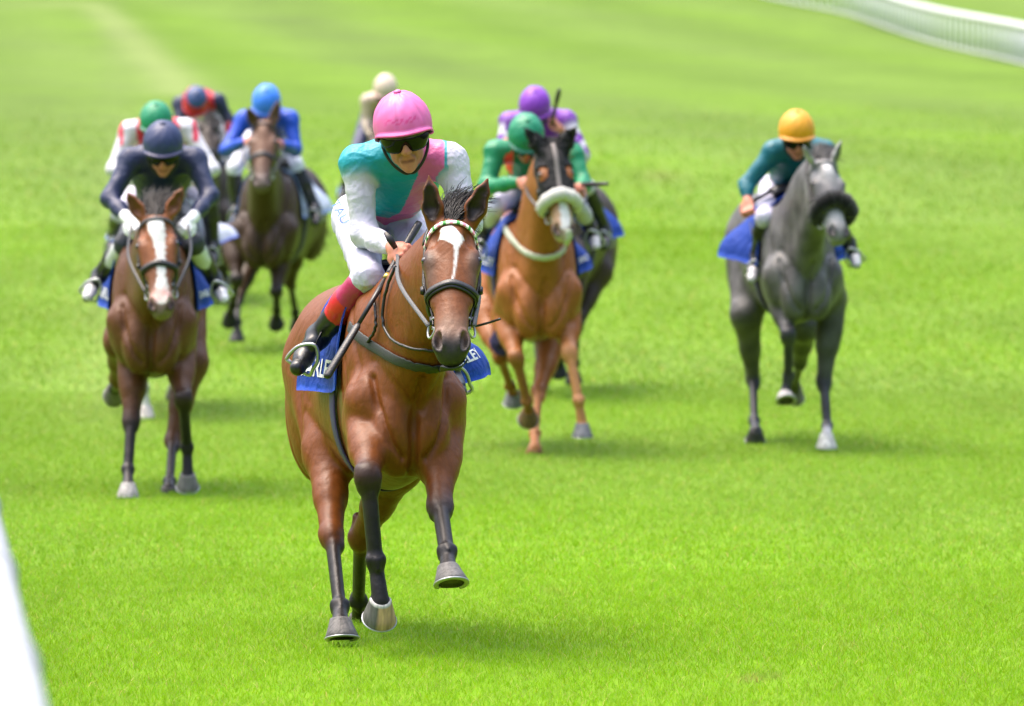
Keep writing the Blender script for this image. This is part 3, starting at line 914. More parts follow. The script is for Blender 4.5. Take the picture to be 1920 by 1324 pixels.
def bridle(h, hands, browcols=None, fleece=None, fr=.020, nose=True, reinm=None, bcol=None, far=False):
    B, Hd, root = h.B, h.Hd, h.root
    br = thing_child('bridle', root)
    mb = MB()
    for s in (-1, 1):
        P_, N_ = on_body(B, [Hd(s * .098, .07, -.10), Hd(s * .098, .17, -.105), Hd(s * .092, .30, -.10), Hd(s * .074, .40, -.09), Hd(s * .070, .440, -.085)], .003)
        mb.ribbon(P_, N_, .018, .006)
        if not far:
            P_, N_ = on_body(B, [Hd(s * .096, .08, -.085), Hd(s * .088, .24, -.075), Hd(s * .074, .34, -.075)], .003)
            mb.ribbon(P_, N_, .009, .004)
            for q_ in (.27, .41):
                c0 = B.proj(np.array([Hd(s * .085, q_, -.098)]), .010)[0][0]
                mb.tube([c0 - h.a * .012, c0 + h.a * .012], .011, 6)
    P_, N_ = on_body(B, [Hd(-.09, .055, -.12), Hd(-.06, -.03, -.13), Hd(0, -.055, -.12), Hd(.06, -.03, -.13), Hd(.09, .055, -.12)], .006)
    mb.ribbon(P_, N_, .02, .005)
    mb.build('cheek_strap', M_LEATHER, br)
    # brow band
    P_, N_ = on_body(B, [Hd(-.10, .085, -.095), Hd(-.086, .070, -.05), Hd(-.05, .055, .0), Hd(0, .050, .03), Hd(.05, .055, .0), Hd(.086, .070, -.05), Hd(.10, .085, -.095)], .004, 12)
    mb = MB()
    if browcols:
        seg = np.linalg.norm(np.diff(P_, axis=0), axis=1); L = np.concatenate([[0], np.cumsum(seg)])
        s_ = np.linspace(0, L[-1], 240); PP = np.stack([np.interp(s_, L, P_[:, i]) for i in range(3)], 1); NN = np.stack([np.interp(s_, L, N_[:, i]) for i in range(3)], 1)
        u = ((s_ - L[-1] / 2) / .0115)
        k = np.floor(u + .5).astype(int) % 4
        cols = np.where((k == 0)[:, None], A(.80, .30, .42), np.where((k == 2)[:, None], A(.06, .30, .07), A(.82, .80, .72)))
        mb.ribbon(PP, NN, .017, .006, cols)
    else:
        mb.ribbon(P_, N_, .02, .005, bcol if bcol is not None else A(.014, .012, .012))
    mb.build('browband', M_WEBC, br, vc=True)
    if nose:
        P_, N_ = on_body(B, [Hd(-.060, .355, -.17), Hd(-.088, .345, -.12), Hd(-.070, .332, -.05), Hd(-.035, .325, .01), Hd(0, .322, .03), Hd(.035, .325, .01), Hd(.070, .332, -.05), Hd(.088, .345, -.12), Hd(.060, .355, -.17)], .003)
        mb = MB(); mb.ribbon(P_, N_, .036, .007)
        if not far: mb.ribbon(P_ + N_ * .007, N_, .018, .006)
        mb.build('noseband', M_LEATHER, br)
    if fleece is not None:
        P_, N_ = on_body(B, [Hd(-.100, .41, -.15), Hd(-.088, .385, -.08), Hd(-.055, .365, -.01), Hd(0, .352, .03), Hd(.055, .365, -.01), Hd(.088, .385, -.08), Hd(.100, .41, -.15)], .03, 8)
        mb = MB(); k = len(P_)
        mb.tube(P_, [(fr + .020 * math.sin(math.pi * i / (k - 1)) ** .6) * (1 + .07 * math.sin(i * 2.3) + .05 * math.sin(i * 5.1)) for i in range(k)], 14, col=fleece)
        o = mb.build('fleece_noseband', M_FLEECE, br, vc=True)
    # bit rings and reins
    mb = MB(); rn = MB(); rings = []
    for s in (-1, 1):
        c0 = B.proj(np.array([Hd(s * .072, .445, -.085)]), .010)[0][0]
        g = nrm(h.v * s + h.n * .45)
        u, w_ = orth(h.a, g), np.cross(g, orth(h.a, g))
        ring = [c0 + .036 * (math.cos(q_) * u + math.sin(q_) * w_) for q_ in np.linspace(0, 2 * math.pi, 20)]
        mb.tube(ring, .0048, 6, cap=False); rings.append(c0)
    mb.tube([rings[0], Hd(0, .47, -.085), rings[1]], .007, 6)
    mb.build('bit', M_STEEL, br)
    for s, hand in zip((-1, 1), hands):
        if hand is None: continue
        c0 = rings[0 if s < 0 else 1] + h.v * s * .012 + h.n * .01
        mid = c0 * .55 + hand * .45 + h.v * s * .05 + h.n * .05
        ln = catmull([c0, mid, hand], 10)
        rn.ribbon(ln, [h.v * s * .5 + h.n] * len(ln), .015, .005)
    if rn.V: rn.build('rein', reinm or M_LEATHER, br)
    h.rings = rings; h.bridle = br
    return br
def thing_child(name, parent):
    o = bpy.data.objects.new(name, None); COL.objects.link(o); o.parent = parent; o.empty_display_size = .1
    ORIGIN[o.name] = ORIGIN[parent.name]
    return o

BLUE = A(.003, .034, .25)
def tack(h, girth=A(.03, .02, .09), cloth=BLUE, text=None, y1=.52, drop=94, flare=.10, tsize=.075, seed=1, trim=None):
    B, T, root = h.B, h.T, h.root
    ny, na = (40, 70) if h.sp['res'] < .0075 else (20, 36)
    yv = np.linspace(-.03, y1, ny); an = np.radians(np.linspace(-drop, drop, na))
    P = []; AA = []; YY_ = []
    for y in yv:
        for q in an:
            P.append(T(.40 * math.sin(q), y, -.36 + .42 * math.cos(q))); AA.append(q); YY_.append(y)
    P, N = B.proj(np.array(P), .014, 10)
    AA, YY_ = np.array(AA), np.array(YY_)
    e = smooth(R(48), R(drop), np.abs(AA)); rear = smooth(.1, y1, YY_)
    wave = np.sin(YY_ * 21 + np.sign(AA) * 1.2) * .5 + np.sin(YY_ * 37 + 1) * .3
    flr = np.where(AA < 0, flare if np.ndim(flare) == 0 else flare[0], flare if np.ndim(flare) == 0 else flare[1])
    P = P + N * (e * (flr * rear + .018 * wave * rear + .004))[:, None]
    P = P + np.array([0, 0, 1]) * (e * rear * flr * .35)[:, None]
    cols = np.repeat(np.array(cloth)[None], len(P), 0)
    ed = (np.abs(AA) > R(drop - 3)) | (YY_ > y1 - .014) | (YY_ < -.016)
    cols[ed] = np.array(trim) if trim is not None else np.array(cloth) * 1.4
    I = np.arange(ny * na).reshape(ny, na)
    F = np.stack([I[:-1, :-1].ravel(), I[1:, :-1].ravel(), I[1:, 1:].ravel(), I[:-1, 1:].ravel()], 1)
    V2 = np.concatenate([P, P + N * .005]); off = ny * na
    F2 = [tuple(f[::-1]) for f in F] + [tuple(f + off) for f in F]
    rim = list(I[0, :]) + list(I[1:, -1]) + list(I[-1, -2::-1]) + list(I[-2:0:-1, 0])
    for i in range(len(rim)):
        a_, b_ = rim[i], rim[(i + 1) % len(rim)]
        F2.append((a_, b_, b_ + off, a_ + off))
    o = mesh_obj('saddle_cloth', V2, F2, M_CLOTH, root, cols=np.concatenate([cols, cols]))
    h.cloth = o
    G = P.reshape(ny, na, 3); GN = N.reshape(ny, na, 3)
    def at_cloth(y, q, off=.008):
        fy = np.clip((y - yv[0]) / (yv[-1] - yv[0]), 0, 1) * (ny - 1.001); fq = np.clip((q - an[0]) / (an[-1] - an[0]), 0, 1) * (na - 1.001)
        i, j = fy.astype(int), fq.astype(int); u, w_ = (fy - i)[:, None], (fq - j)[:, None]
        def b(M): return (M[i, j] * (1 - u) + M[i + 1, j] * u) * (1 - w_) + (M[i, j + 1] * (1 - u) + M[i + 1, j + 1] * u) * w_
        return b(G) + b(GN) * off
    if text:
        for s in (-1, 1):
            def fn(xy, s=s):
                y = (y1 * .60) + xy[:, 0] * (-s) * -1.0
                q = s * R(drop - 12) - s * (xy[:, 1]) / .40
                return at_cloth(y, q)
            letter_on(lambda xy: fn(xy * [1, 1]), text, tsize * (1 if s < 0 else .62), M_LETTER, o)
    # girth and saddle
    ring = [T(.42 * math.sin(q), .20, -.40 + .45 * math.cos(q)) for q in np.radians(np.linspace(62, 298, 40))]
    Pg, Ng = B.proj(np.array(ring), .006, 10)
    mb = MB(); mb.ribbon(Pg, Ng, .075, .006, girth); mb.build('girth', M_WEBC, root, vc=True)
    Ps = []; ny2, na2 = 14, 21
    for i, y in enumerate(np.linspace(.08, .25, ny2)):
        for q in np.radians(np.linspace(-24, 24, na2)):
            Ps.append(T(.36 * math.sin(q), y, -.34 + .40 * math.cos(q)))
    Ps, Ns = B.proj(np.array(Ps), .024, 10)
    yy = np.repeat(np.linspace(0, 1, ny2), na2)
    Ps = Ps + Ns * (.02 + .022 * (np.abs(yy - .55) * 2) ** 3)[:, None]
    I = np.arange(ny2 * na2).reshape(ny2, na2)
    F = np.stack([I[:-1, :-1].ravel(), I[1:, :-1].ravel(), I[1:, 1:].ravel(), I[:-1, 1:].ravel()], 1)
    V2 = np.concatenate([Ps, Ps - Ns * .02]); off = ny2 * na2
    F2 = [tuple(f) for f in F] + [tuple(f[::-1] + off) for f in F]
    rim = list(I[0, :]) + list(I[1:, -1]) + list(I[-1, -2::-1]) + list(I[-2:0:-1, 0])
    for i in range(len(rim)):
        a_, b_ = rim[i], rim[(i + 1) % len(rim)]
        F2.append((b_, a_, a_ + off, b_ + off))
    h.saddle = mesh_obj('saddle', V2, F2, M_LEATHER, root)
def stirrup(h, foot, ft, up_, side):
    """iron round the ball of the foot, leather up to the saddle"""
    mb = MB(); c = foot
    lat = orth(np.cross(up_, ft), ft); u = np.cross(ft, lat)
    if u[2] < 0: u = -u
    pts = [c - lat * .048 - u * .035, c - lat * .050 + u * .0, c - lat * .040 + u * .05, c + u * .09, c + lat * .040 + u * .05, c + lat * .050, c + lat * .048 - u * .035, c - lat * .048 - u * .035]
    mb.tube(catmull(pts, 5), .007, 8)
    o = mb.build('stirrup', M_STEEL, h.saddle)
    mb = MB(); ln = [c + u * .105, h.T(side * .27, .16, -.16)]
    mb.ribbon(ln, [h.bl * side] * 2, .02, .004)
    mb.build('stirrup_leather', M_LEATHER, h.saddle)

# ------------------------------------------------------------------ riders
SKIN = A(.50, .195, .125)
def head_parts(B, c, f, u, s, col=SKIN, nk=None):
    hr = np.array([s, f, u]); lip = A(.40, .145, .10)
    B.el(c + u * .030 - f * .012, (.074, .094, .088), hr, .02, col)
    B.el(c + f * .032 - u * .050, (.050, .060, .078), hr, .02, col)
    B.el(c + f * .066 - u * .104, (.021, .022, .020), hr, .018, col)
    for q in (-1, 1):
        B.el(c + s * q * .043 + f * .012 - u * .066, (.016, .036, .028), hr, .018, col)
        B.el(c + s * q * .040 + f * .066 - u * .020, (.022, .020, .017), hr, .014, col)
        B.el(c + s * q * .0125 + f * .100 - u * .036, (.0085, .010, .0085), hr, .006, col * A(1.0, .9, .9))
        B.el(c + s * q * .076 - f * .008 - u * .006, (.010, .020, .032), hr, .008, col)
        B.rc(c + s * q * .020 + f * .088 - u * .040, c + s * q * .034 + f * .072 - u * .074,   .0052, .0042, .009, col * .72, None, -1, .006)
    B.rc(c + f * .086 + u * .018, c + f * .110 - u * .032, .0095, .0125, .012, col)
    B.rc(c - s * .034 + f * .078 + u * .026, c + s * .034 + f * .078 + u * .026, .012, .012, .014, col)
    B.rc(c - s * .021 + f * .080 - u * .068, c + s * .021 + f * .080 - u * .068, .0065, .0065, .010, lip, None, 1, .003)
    B.rc(c - s * .017 + f * .080 - u * .080, c + s * .017 + f * .080 - u * .080, .0072, .0072, .010, lip * A(1.1, 1.15, 1.15), None, 1, .003)
    B.rc(c - s * .024 + f * .089 - u * .074, c + s * .024 + f * .089 - u * .074, .0018, .0018, .005, A(.20, .06, .045), None, -1, .004)
    B.rc(c - u * .05 - f * .03, nk if nk is not None else c - u * .14 - f * .08, .052, .058, .03, col)
def hand_parts(B, h, d, n, col, side, k=.0045):
    """a fist closed round a rein: d along the forearm, n out of the back of the hand"""
    n = orth(n, d); g = np.cross(d, n) * side            # g points to the thumb side
    rot = np.array([d, n, g])
    B.el(h, (.048, .017, .041), rot, .012, col)
    for i, (o, L) in enumerate(((.031, .95), (.010, 1.06), (-.011, 1.0), (-.031, .82))):
        r0 = h + d * .036 + g * o + n * .004
        k1 = r0 + (d * .026 + n * .007) * L; k2 = k1 + (d * .014 - n * .026) * L; k3 = k2 + (-d * .020 - n * .012) * L; k4 = k3 + (-d * .016 + n * .006) * L
        B.rc(r0, k1, .0105, .0105, .007, col * A(1, .93, .92)); B.rc(k1, k2, .0102, .0092, k, col * A(1, .82, .80), tau=.006)
        B.rc(k2, k3, .0090, .0082, k, col); B.rc(k3, k4, .0080, .0072, k, col * A(1.02, .92, .9))
    t0 = h - d * .018 + g * .036 - n * .006; t1 = t0 + d * .030 + g * .014 - n * .010; t2 = t1 + d * .030 - g * .004 - n * .014; t3 = t2 + d * .018 - g * .016 - n * .006
    B.rc(t0, t1, .014, .0115, .010, col); B.rc(t1, t2, .0110, .0100, k, col); B.rc(t2, t3, .0098, .0080, k, col * A(1.02, .93, .92))

def cap_colour(c, blot=0):
    c = np.array(c)
    def f(th, ph):
        k = 1 - .22 * smooth(.17, .04, abs(math.sin(th * 3 + .5))) * smooth(.1, .3, ph) * smooth(1.55, 1.2, ph)
        k2 = blot * smooth(.75, .55, abs((th + math.pi) % (2 * math.pi) - math.pi)) * smooth(.12, .05, abs(ph - 1.16)) * smooth(.1, .5, math.sin(th * 19 + 1) * math.sin(ph * 40 + th * 5) + .2)
        return c * k * (1 - k2 * A(.08, .6, .35))
    return f
def helmet(root, c, f, u, s, cols, size=1.0, n=96, button=None, seams=True, peakcol=None):
    """silk covered skull cap with a short rolled peak"""
    rs, rf, ru = .107 * size, .135 * size, .125 * size
    c0 = c + u * .034 - f * .010
    V = []; F = []; C = []; rows = 26
    TH = np.linspace(0, 2 * math.pi, n, endpoint=False)
    for i in range(rows):
        for th in TH:
            ct, st_ = math.cos(th), math.sin(th)
            ue = -.022 + .070 * smooth(-.6, 1.0, ct)
            pe = math.acos(np.clip((ue - .034) / ru, -1, 1)) if True else 0
            ph = pe * i / (rows - 1)
            sp_ = math.sin(ph)
            rip = 1 + (.034 * (abs(math.sin(th * 3 + .5)) ** .25 - .9) * smooth(.05, .5, sp_) * smooth(1.5, 1.1, ph) if seams else 0)
            rip += .007 * math.sin(th * 7 + ph * 6) * math.sin(ph * 5 + th * 2) + .004 * math.sin(th * 17 - ph * 9)
            p = c0 + (s * st_ * rs * sp_ + f * ct * rf * sp_ + u * ru * math.cos(ph) * (1 if ph < 1.57 else 1)) * rip
            V.append(p); C.append(cols(th, ph))
    ring = []
    for th in TH:
        ct, st_ = math.cos(th), math.sin(th)
        p = V[(rows - 1) * n + int(round(th / (2 * math.pi) * n)) % n]
        out = nrm(s * st_ + f * ct * 1.0)
        pk = .004 + .022 * smooth(.15, 1.0, ct)
        ring.append((p, out, pk))
    for q, (w_, dz) in enumerate(((.5, -.002), (1.0, -.005), (1.0, -.011), (.2, -.012), (-.3, -.006))):
        for (p, out, pk) in ring:
            V.append(p + out * pk * w_ + u * dz); C.append(np.array(peakcol) if peakcol is not None else np.array(cols(0, 1.2)) * A(.9, .6, .75))
    R_ = rows + 5
    for i in range(R_ - 1):
        for k in range(n):
            a, b = i * n + k, i * n + (k + 1) % n
            F.append((a, a + n, b + n, b))
    F = [fc[::-1] for fc in F]
    o = mesh_obj('racing_cap', V, F, M_HELM, root, cols=np.array(C))
    mb = MB()
    pc = np.array(button if button is not None else cols(0, .02))
    t = c0 + u * ru
    rr = [.004, .013, .015, .010, .002]; zz = [-.006, -.002, .003, .007, .009]
    mb.tube([t + u * z for z in zz], rr, 10, col=pc)
    mb.build('cap_button', M_HELM, o, vc=True)
    # liner under the silk
    mb = MB(); V = []; F = []
    for i in range(7):
        for th in TH:
            ct, st_ = math.cos(th), math.sin(th)
            ue = -.030 + .070 * smooth(-.6, 1.0, ct); top = ue + .05
            z = ue + (top - ue) * i / 6 - .034
            k_ = math.sqrt(max(.05, 1 - (z / ru) ** 2)) * .945
            V.append(c0 + s * st_ * rs * k_ + f * ct * rf * k_ + u * z)
    for i in range(6):
        for k in range(n):
            a, b = i * n + k, i * n + (k + 1) % n
            F.append((a, b, b + n, a + n))
    mb.add(V, F); mb.build('cap_liner', M_BLACKP, o)
    return o

def goggles(root, c, f, u, s, strapcol=None, letters=None):
    def pt(th, z, o=0.0):
        rs, rf = .081 + o, .104 + o
        if z > 0: rs += z * .12; rf += z * .16
        return c + s * math.sin(th) * rs + f * (math.cos(th) * rf - .002) + u * z
    n = 41
    TH = np.radians(np.linspace(-78, 78, n))
    def panel(zlo, zhi, o, rows, m, name, parent):
        V = []; F = []
        for i in range(rows):
            for th in TH:
                lo, hi = zlo(th), zhi(th); V.append(pt(th, lo + (hi - lo) * i / (rows - 1), o + .005 * math.sin(math.pi * i / (rows - 1))))
        k = len(V)
        for p in list(V): V.append(p - f * .006)
        for i in range(rows - 1):
            for j in range(n - 1):
                a = i * n + j; F.append((a, a + 1, a + n + 1, a + n)); F.append((a + k, a + n + k, a + n + 1 + k, a + 1 + k))
        rim = [j for j in range(n)] + [i * n + n - 1 for i in range(1, rows)] + [(rows - 1) * n + j for j in range(n - 2, -1, -1)] + [i * n for i in range(rows - 2, 0, -1)]
        for i in range(len(rim)):
            a, b = rim[i], rim[(i + 1) % len(rim)]; F.append((b, a, a + k, b + k))
        return mesh_obj(name, V, F, m, parent)
    low = lambda th: -.037 + .030 * math.exp(-(th / .17) ** 2) + .016 * smooth(.8, 1.36, abs(th))
    mid = lambda th: .018
    o = panel(low, mid, .007, 9, M_LENS, 'goggles', root)
    panel(lambda th: .012, lambda th: .050, .006, 7, M_BLACKP, 'strap_band', o)
    if letters:
        def fn(xy):
            return np.array([pt(x / .11, .033 + y, .0165) for x, y in xy])
        letter_on(fn, letters, .013, M_LETTER, o)
    for q in (-1, 1):
        mb = MB()
        mb.tube(catmull([c + s * q * .082 + f * .014 + u * .02, c + s * q * .080 + f * .034 - u * .035, c + s * q * .058 + f * .052 - u * .085, c + s * q * .022 + f * .056 - u * .124, c + f * .058 - u * .128], 6), .0055, 6, flat=.5)
        mb.build('chin_strap', M_BLACKP, root)
    return o

def rider(h, sp):
    D = h.sp['D']; T = h.T; W = h.W; res = sp.get('res', .009)
    fine = res < .006
    up = A(0, 0, 1)
    def J(key, dflt):
        if key in sp:
            v = sp[key]; return at(v[0], v[1], D + v[2])
        return T(*dflt)
    root = thing('person', tuple(J('pel', (0, .60, .24))), label=sp['label'], cat='jockey', group='jockeys crouched on the racehorses')
    hc = J('head', (0, -.16, .50))
    pel = J('pel', (0, .60, .24))
    sh = {-1: J('shR', (-.19, .04, .40)), 1: J('shL', (.19, .04, .40))}
    el = {-1: J('elR', (-.27, -.02, .12)), 1: J('elL', (.27, -.02, .12))}
    ha = {-1: J('haR', (-.09, -.30, .10)), 1: J('haL', (.09, -.30, .10))}
    nk = (sh[-1] + sh[1]) * .5 + up * .03
    pitch, turn, roll = R(sp.get('hp', 22)), R(sp.get('ht', 0)), R(sp.get('hr', 0))
    f = A(math.sin(turn) * math.cos(pitch), -math.cos(turn) * math.cos(pitch), -math.sin(pitch))
    s = orth(A(math.cos(roll), 0, math.sin(roll)), f); u = np.cross(s, -f) if False else np.cross(f, s) * -1
    if u[2] < 0: u = -u
    tx = nrm(sh[1] - sh[-1]); ta = nrm(nk - pel); tx = orth(tx, ta); tn = np.cross(ta, tx)   # tn: through the back/chest
    if tn[2] > 0: tn = -tn                                                              # towards the chest
    skin = np.array(sp.get('skin', SKIN)); glove = sp.get('glove')
    # ---- the body
    B = Body()
    head_parts(B, hc, f, u, s, skin, nk)
    B.rc(nk, nk - ta * .12, .06, .10, .04, skin, (tn, .75)); B.rc(nk - ta * .12, pel, .115, .10, .05, skin, (tn, .72))
    hdir = {}
    for q in (-1, 1):
        B.rc(nk, sh[q], .05, .058, .03, skin)
        d = nrm(ha[q] - el[q]); wrist = ha[q] - d * .062
        B.rc(sh[q], el[q], .045, .034, .02, skin); B.rc(el[q], wrist, .036, .024, .02, skin)
        n_ = np.array(sp.get('hn' + 'R?L'[q + 1], (q * .35, -.55, .75)))
        hdir[q] = (d, n_)
        if glove is None:
            hand_parts(B, ha[q], d, n_, skin, -q)
        B.rc(wrist, ha[q] - d * .02, .024, .026, .012, skin if glove is None else skin)
    # legs
    leg = {}
    for q in (-1, 1):
        kx = 'R?L'[q + 1]
        hip = pel + tx * q * .088 - ta * .02
        kn = J('kn' + kx, (q * .21, .0, -.02)); an = J('an' + kx, (q * .30, .24, -.30)); to = J('to' + kx, (q * .31, .08, -.38))
        leg[q] = (hip, kn, an, to)
        hl = orth(nrm(an - kn), nrm(to - an))
        B.rc(hip, kn, .075, .045, .03, skin); B.rc(kn, an, .042, .028, .02, skin); B.rc(an, an + hl * .04 + (to - an) * .4, .026, .020, .02, skin); B.rc(an + hl * .04 + (to - an) * .4, an + hl * .045 + (to - an) * .85, .020, .014, .02, skin)
    V, F = B.net(max(res, .004) if fine else res)
    body = mesh_obj('body', V, F, M_SKIN, root, cols=np.clip(B.color(V), .01, .9))
    if glove is not None:
        for q in (-1, 1):
            G = Body(); d, n_ = hdir[q]
            G.rc(ha[q] - d * .085, ha[q] - d * .03, .034, .030, .01, glove); hand_parts(G, ha[q], d, n_, np.array(glove), -q)
            V, F = G.net(min(res, .006)); mesh_obj('glove', V, F, M_BREECH, root, cols=np.array(glove)[None].repeat(len(V), 0))
    # ---- silks
    S = Body(); c1 = np.array(sp['silk']); cs = np.array(sp.get('sleeve', c1)); cu = np.array(sp.get('cuff', cs))
    waist = pel + ta * sp.get('waist', .10)
    S.rc(nk - ta * .05, nk - ta * .20, .125, .155, .05, c1, (tn, .70), tau=.004)
    S.rc(nk - ta * .18, waist, .155, .128, .06, c1, (tn, .74), tau=.004)
    S.rc(nk - ta * .02 + up * .012, nk + nrm(hc - nk) * .045, .075, .062, .02, c1)
    for q in (-1, 1):
        S.rc(nk - ta * .045, sh[q], .082, .076, .04, c1, tau=.004)
        d = nrm(ha[q] - el[q]); wrist = ha[q] - d * .066
        a0 = sh[q] + (el[q] - sh[q]) * sp.get('seam', .12)
        S.rc(a0, el[q], .063, .050, .028, cs, tau=.004)
        S.rc(el[q], el[q] + (wrist - el[q]) * .6, .050, .043, .03, cs, tau=.004)
        S.rc(el[q] + (wrist - el[q]) * .55, wrist, .046, .034, .02, cu, tau=.004)
    V, F = S.net(res)
    g = S.grad(V)
    V = V + g * (folds(V, .017 if fine else .014, 24, sp.get('seed', 1), 5) + folds(V, .006, 44, sp.get('seed', 1) + 50, 5))[:, None]
    C = S.color(V)
    if 'pattern' in sp:
        r_ = V - nk
        C = sp['pattern'](C, r_ @ tx, r_ @ ta, r_ @ tn, np.min(np.stack([S._d(q_, *V.astype(np.float32).T) for q_ in S.p if q_[6] is cs or (q_[6] == cs).all()]), 0) if not (cs == c1).all() else None)
    mesh_obj('silks', V, F, M_SILK, root, cols=np.clip(C, .003, .9))
    # ---- breeches
    P = Body(); bc = np.array(sp.get('breeches', A(.50, .49, .62)))
    P.rc(pel - tx * .045, pel + tx * .045, .122, .122, .04, bc, (tn, .85)); P.rc(pel, pel + ta * .14, .13, .125, .04, bc, (tn, .75))
    for q in (-1, 1):
        hip, kn, an, to = leg[q]
        P.rc(hip, kn, .092, .058, .03, bc); P.rc(kn, kn + (an - kn) * .09, .060, .055, .03, bc)
    V, F = P.net(res); V = V + P.grad(V) * (folds(V, .016, 18, 5, 4) + folds(V, .009, 42, 55, 4))[:, None]
    br = mesh_obj('breeches', V, F, M_BREECH, root, cols=np.repeat(bc[None], len(V), 0))
    # ---- boots
    tops = sp.get('boottop', ())
    for q in (-1, 1):
        hip, kn, an, to = leg[q]; K = Body(); bk_ = np.array(sp.get('boot', A(.013, .013, .014)))
        ft = nrm(to - an); sn = nrm(an - kn)
        k0 = kn + sn * (.050)
        K.rc(k0, kn + (an - kn) * .45, .058, .055, .02, bk_); K.rc(kn + (an - kn) * .4, an, .055, .041, .02, bk_)
        K.rc(an, an + ft * .05, .044, .038, .025, bk_); hl = orth(sn, ft)
        K.rc(an + hl * .055 - ft * .035, an + hl * .05 + ft * .09, .034, .036, .02, bk_); K.rc(an + hl * .05 + ft * .08, to + hl * .045, .038, .030, .015, bk_)
        V, F = K.net(res); 
        V = V + K.grad(V) * folds(V, .007, 40, 9 + q)[:, None]
        t = (V - kn) @ sn / np.linalg.norm(an - kn)
        C = np.repeat(bk_[None], len(V), 0)
        for (lo, hi, cl) in tops:
            C[(t > lo) & (t < hi)] = cl
        if 'toe' in sp:
            C[((V - an) @ ft > .10) & ((V - an) @ hl < .05)] = sp['toe']
        mesh_obj('boot', V, F, M_BOOT, root, cols=C)
        sf = an + hl * .045 + ft * .115
        stirrup(h, sf, ft, -hl, q)
    # ---- cap, goggles
    cc = np.array(sp['cap']); capf = sp.get('capfn', cap_colour(cc, sp.get('blot', 0)))
    hm = helmet(root, hc, f, u, s, capf, sp.get('capsize', 1.0), peakcol=sp.get('peak'), button=sp.get('button'))
    goggles(root, hc, f, u, s, letters=sp.get('goglet'))
    return dict(root=root, hc=hc, f=f, u=u, s=s, nk=nk, tx=tx, ta=ta, tn=tn, pel=pel, ha=ha, hdir=hdir, leg=leg, S=S, P=P, br=br, hm=hm, body=body)

def whip(P0, P1, label, band=True, r=.006, flap=.16, side=None):
    d = nrm(P1 - P0); L = np.linalg.norm(P1 - P0)
    t = thing('whip', tuple(P0), label=label, cat='whip')
    side = orth(A(.9, -.2, .3) if side is None else np.array(side), d)
    mb = MB(); mb.tube([P0, P0 + d * .02, P0 + d * .24, P0 + d * .26], [.0125, .0140, .0120, .009], 10); mb.build('handle', M_LEATHER, t)
    mb = MB(); mb.tube([P0 + d * .255, P0 + d * (L - flap)], [r * 1.1, r * .8], 8); mb.build('shaft', M_BLACKP, t)
    if band:
        mb = MB(); mb.tube([P0 + d * .252, P0 + d * .275], [.0125, .0125], 10); mb.build('collar', M_BRASS, t)
    mb = MB(); mb.tube([P0 + d * (L - flap) , P0 + d * (L - flap + .015), P0 + d * (L - .01), P1], [.008, .0145, .0165, .012], 10, flat=.7, up=side); mb.build('flap', M_LEATHER, t)
    return t

# ------------------------------------------------------------------ the field
WHITE = A(.52, .505, .61); PINK = A(.64, .13, .36); TURQ = A(.001, .275, .345); NAVY = A(.014, .021, .062); ROYAL = A(.005, .060, .45)
GREEN = A(.006, .20, .085); TEAL = A(.003, .115, .15); YELL = A(.62, .29, .008); PURP = A(.16, .03, .33); RED = A(.48, .012, .025); CREAM = A(.56, .46, .36)
BLK = A(.013, .013, .014)

def default_legs(wx, wy, D, **over):
    k = FPX / D
    L = {'RF': dict(k=(-.10, .80), f=(-.08, 1.06), h=(-.07, 1.22), sg=(-1, 1, 1), tilt=-10),
         'LF': dict(k=(.12, .78), f=(.15, .93), h=(.15, 1.06), sg=(-1, 1, 1), tilt=-45),
         'RH': dict(k=(-.14, .96), f=(-.12, 1.22), h=(-.11, 1.36), sg=(-1, -1, -1), tilt=5),
         'LH': dict(k=(.10, .98), f=(.08, 1.14), h=(.08, 1.26), sg=(1, 1, 1), tilt=-45)}
    for q in L.values():
        for j in 'kfh':
            q[j] = (wx + q[j][0] * k, wy + q[j][1] * k)
    L.update(over)
    return L

# 1 --- the winner, close to the camera
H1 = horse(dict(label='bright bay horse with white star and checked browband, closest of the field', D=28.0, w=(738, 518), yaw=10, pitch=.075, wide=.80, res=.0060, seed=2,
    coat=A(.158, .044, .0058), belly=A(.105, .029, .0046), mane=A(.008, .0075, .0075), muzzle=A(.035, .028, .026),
    poll=(847, 398), polld=-.80, nose=(846, 655), hlen=.60, neckmid=(.03, -.42, -.10), earR=(804, 331), earL=(915, 335), eout=.3, blow=.9,
    legs=dict(
        RF=dict(k=(690, 896), f=(704, 1052), h=(711, 1160), e=(693, 792, -.22), sg=(-1, 1, 1), tilt=-38, hoof=A(.10, .095, .09), tan=-1, band=A(.42, .41, .39), hyaw=2),
        LF=dict(k=(825, 950), f=(838, 1038), h=(846, 1094), e=(823, 792, -.20), sg=(-1, -1, -1), tilt=25, hoof=A(.11, .105, .10), hyaw=4, pl=.17),
        RH=dict(k=(622, 1006), f=(637, 1140), h=(641, 1196), e=(617, 850, .66), sg=(-1, -1, -1), tilt=15, hoof=A(.10, .095, .09), pl=.17),
        LH=dict(k=(676, 1010), f=(672, 1125), h=(672, 1186), e=(745, 870, .60), sg=(1, 1, 1), tilt=-50, hoof=A(.05, .045, .04), col=A(.13, .038, .009))),
    marks=[('blaze', [(.066, -.012, .010), (.080, -.015, .026), (.105, -.004, .042), (.125, .002, .042), (.140, .010, .028), (.155, .017, .013), (.175, .017, .007), (.24, .013, .0045), (.30, .004, .0035), (.325, .006, .002)]),
           ('zone', .50, 0, .06, .10, A(.20, .105, .065)), ('zone', .59, 0, .060, .10, A(.030, .026, .025)), ('zone', .21, .078, .05, .022, A(.05, .025, .015)), ('zone', .27, .085, .08, .03, A(.11, .055, .03))]))
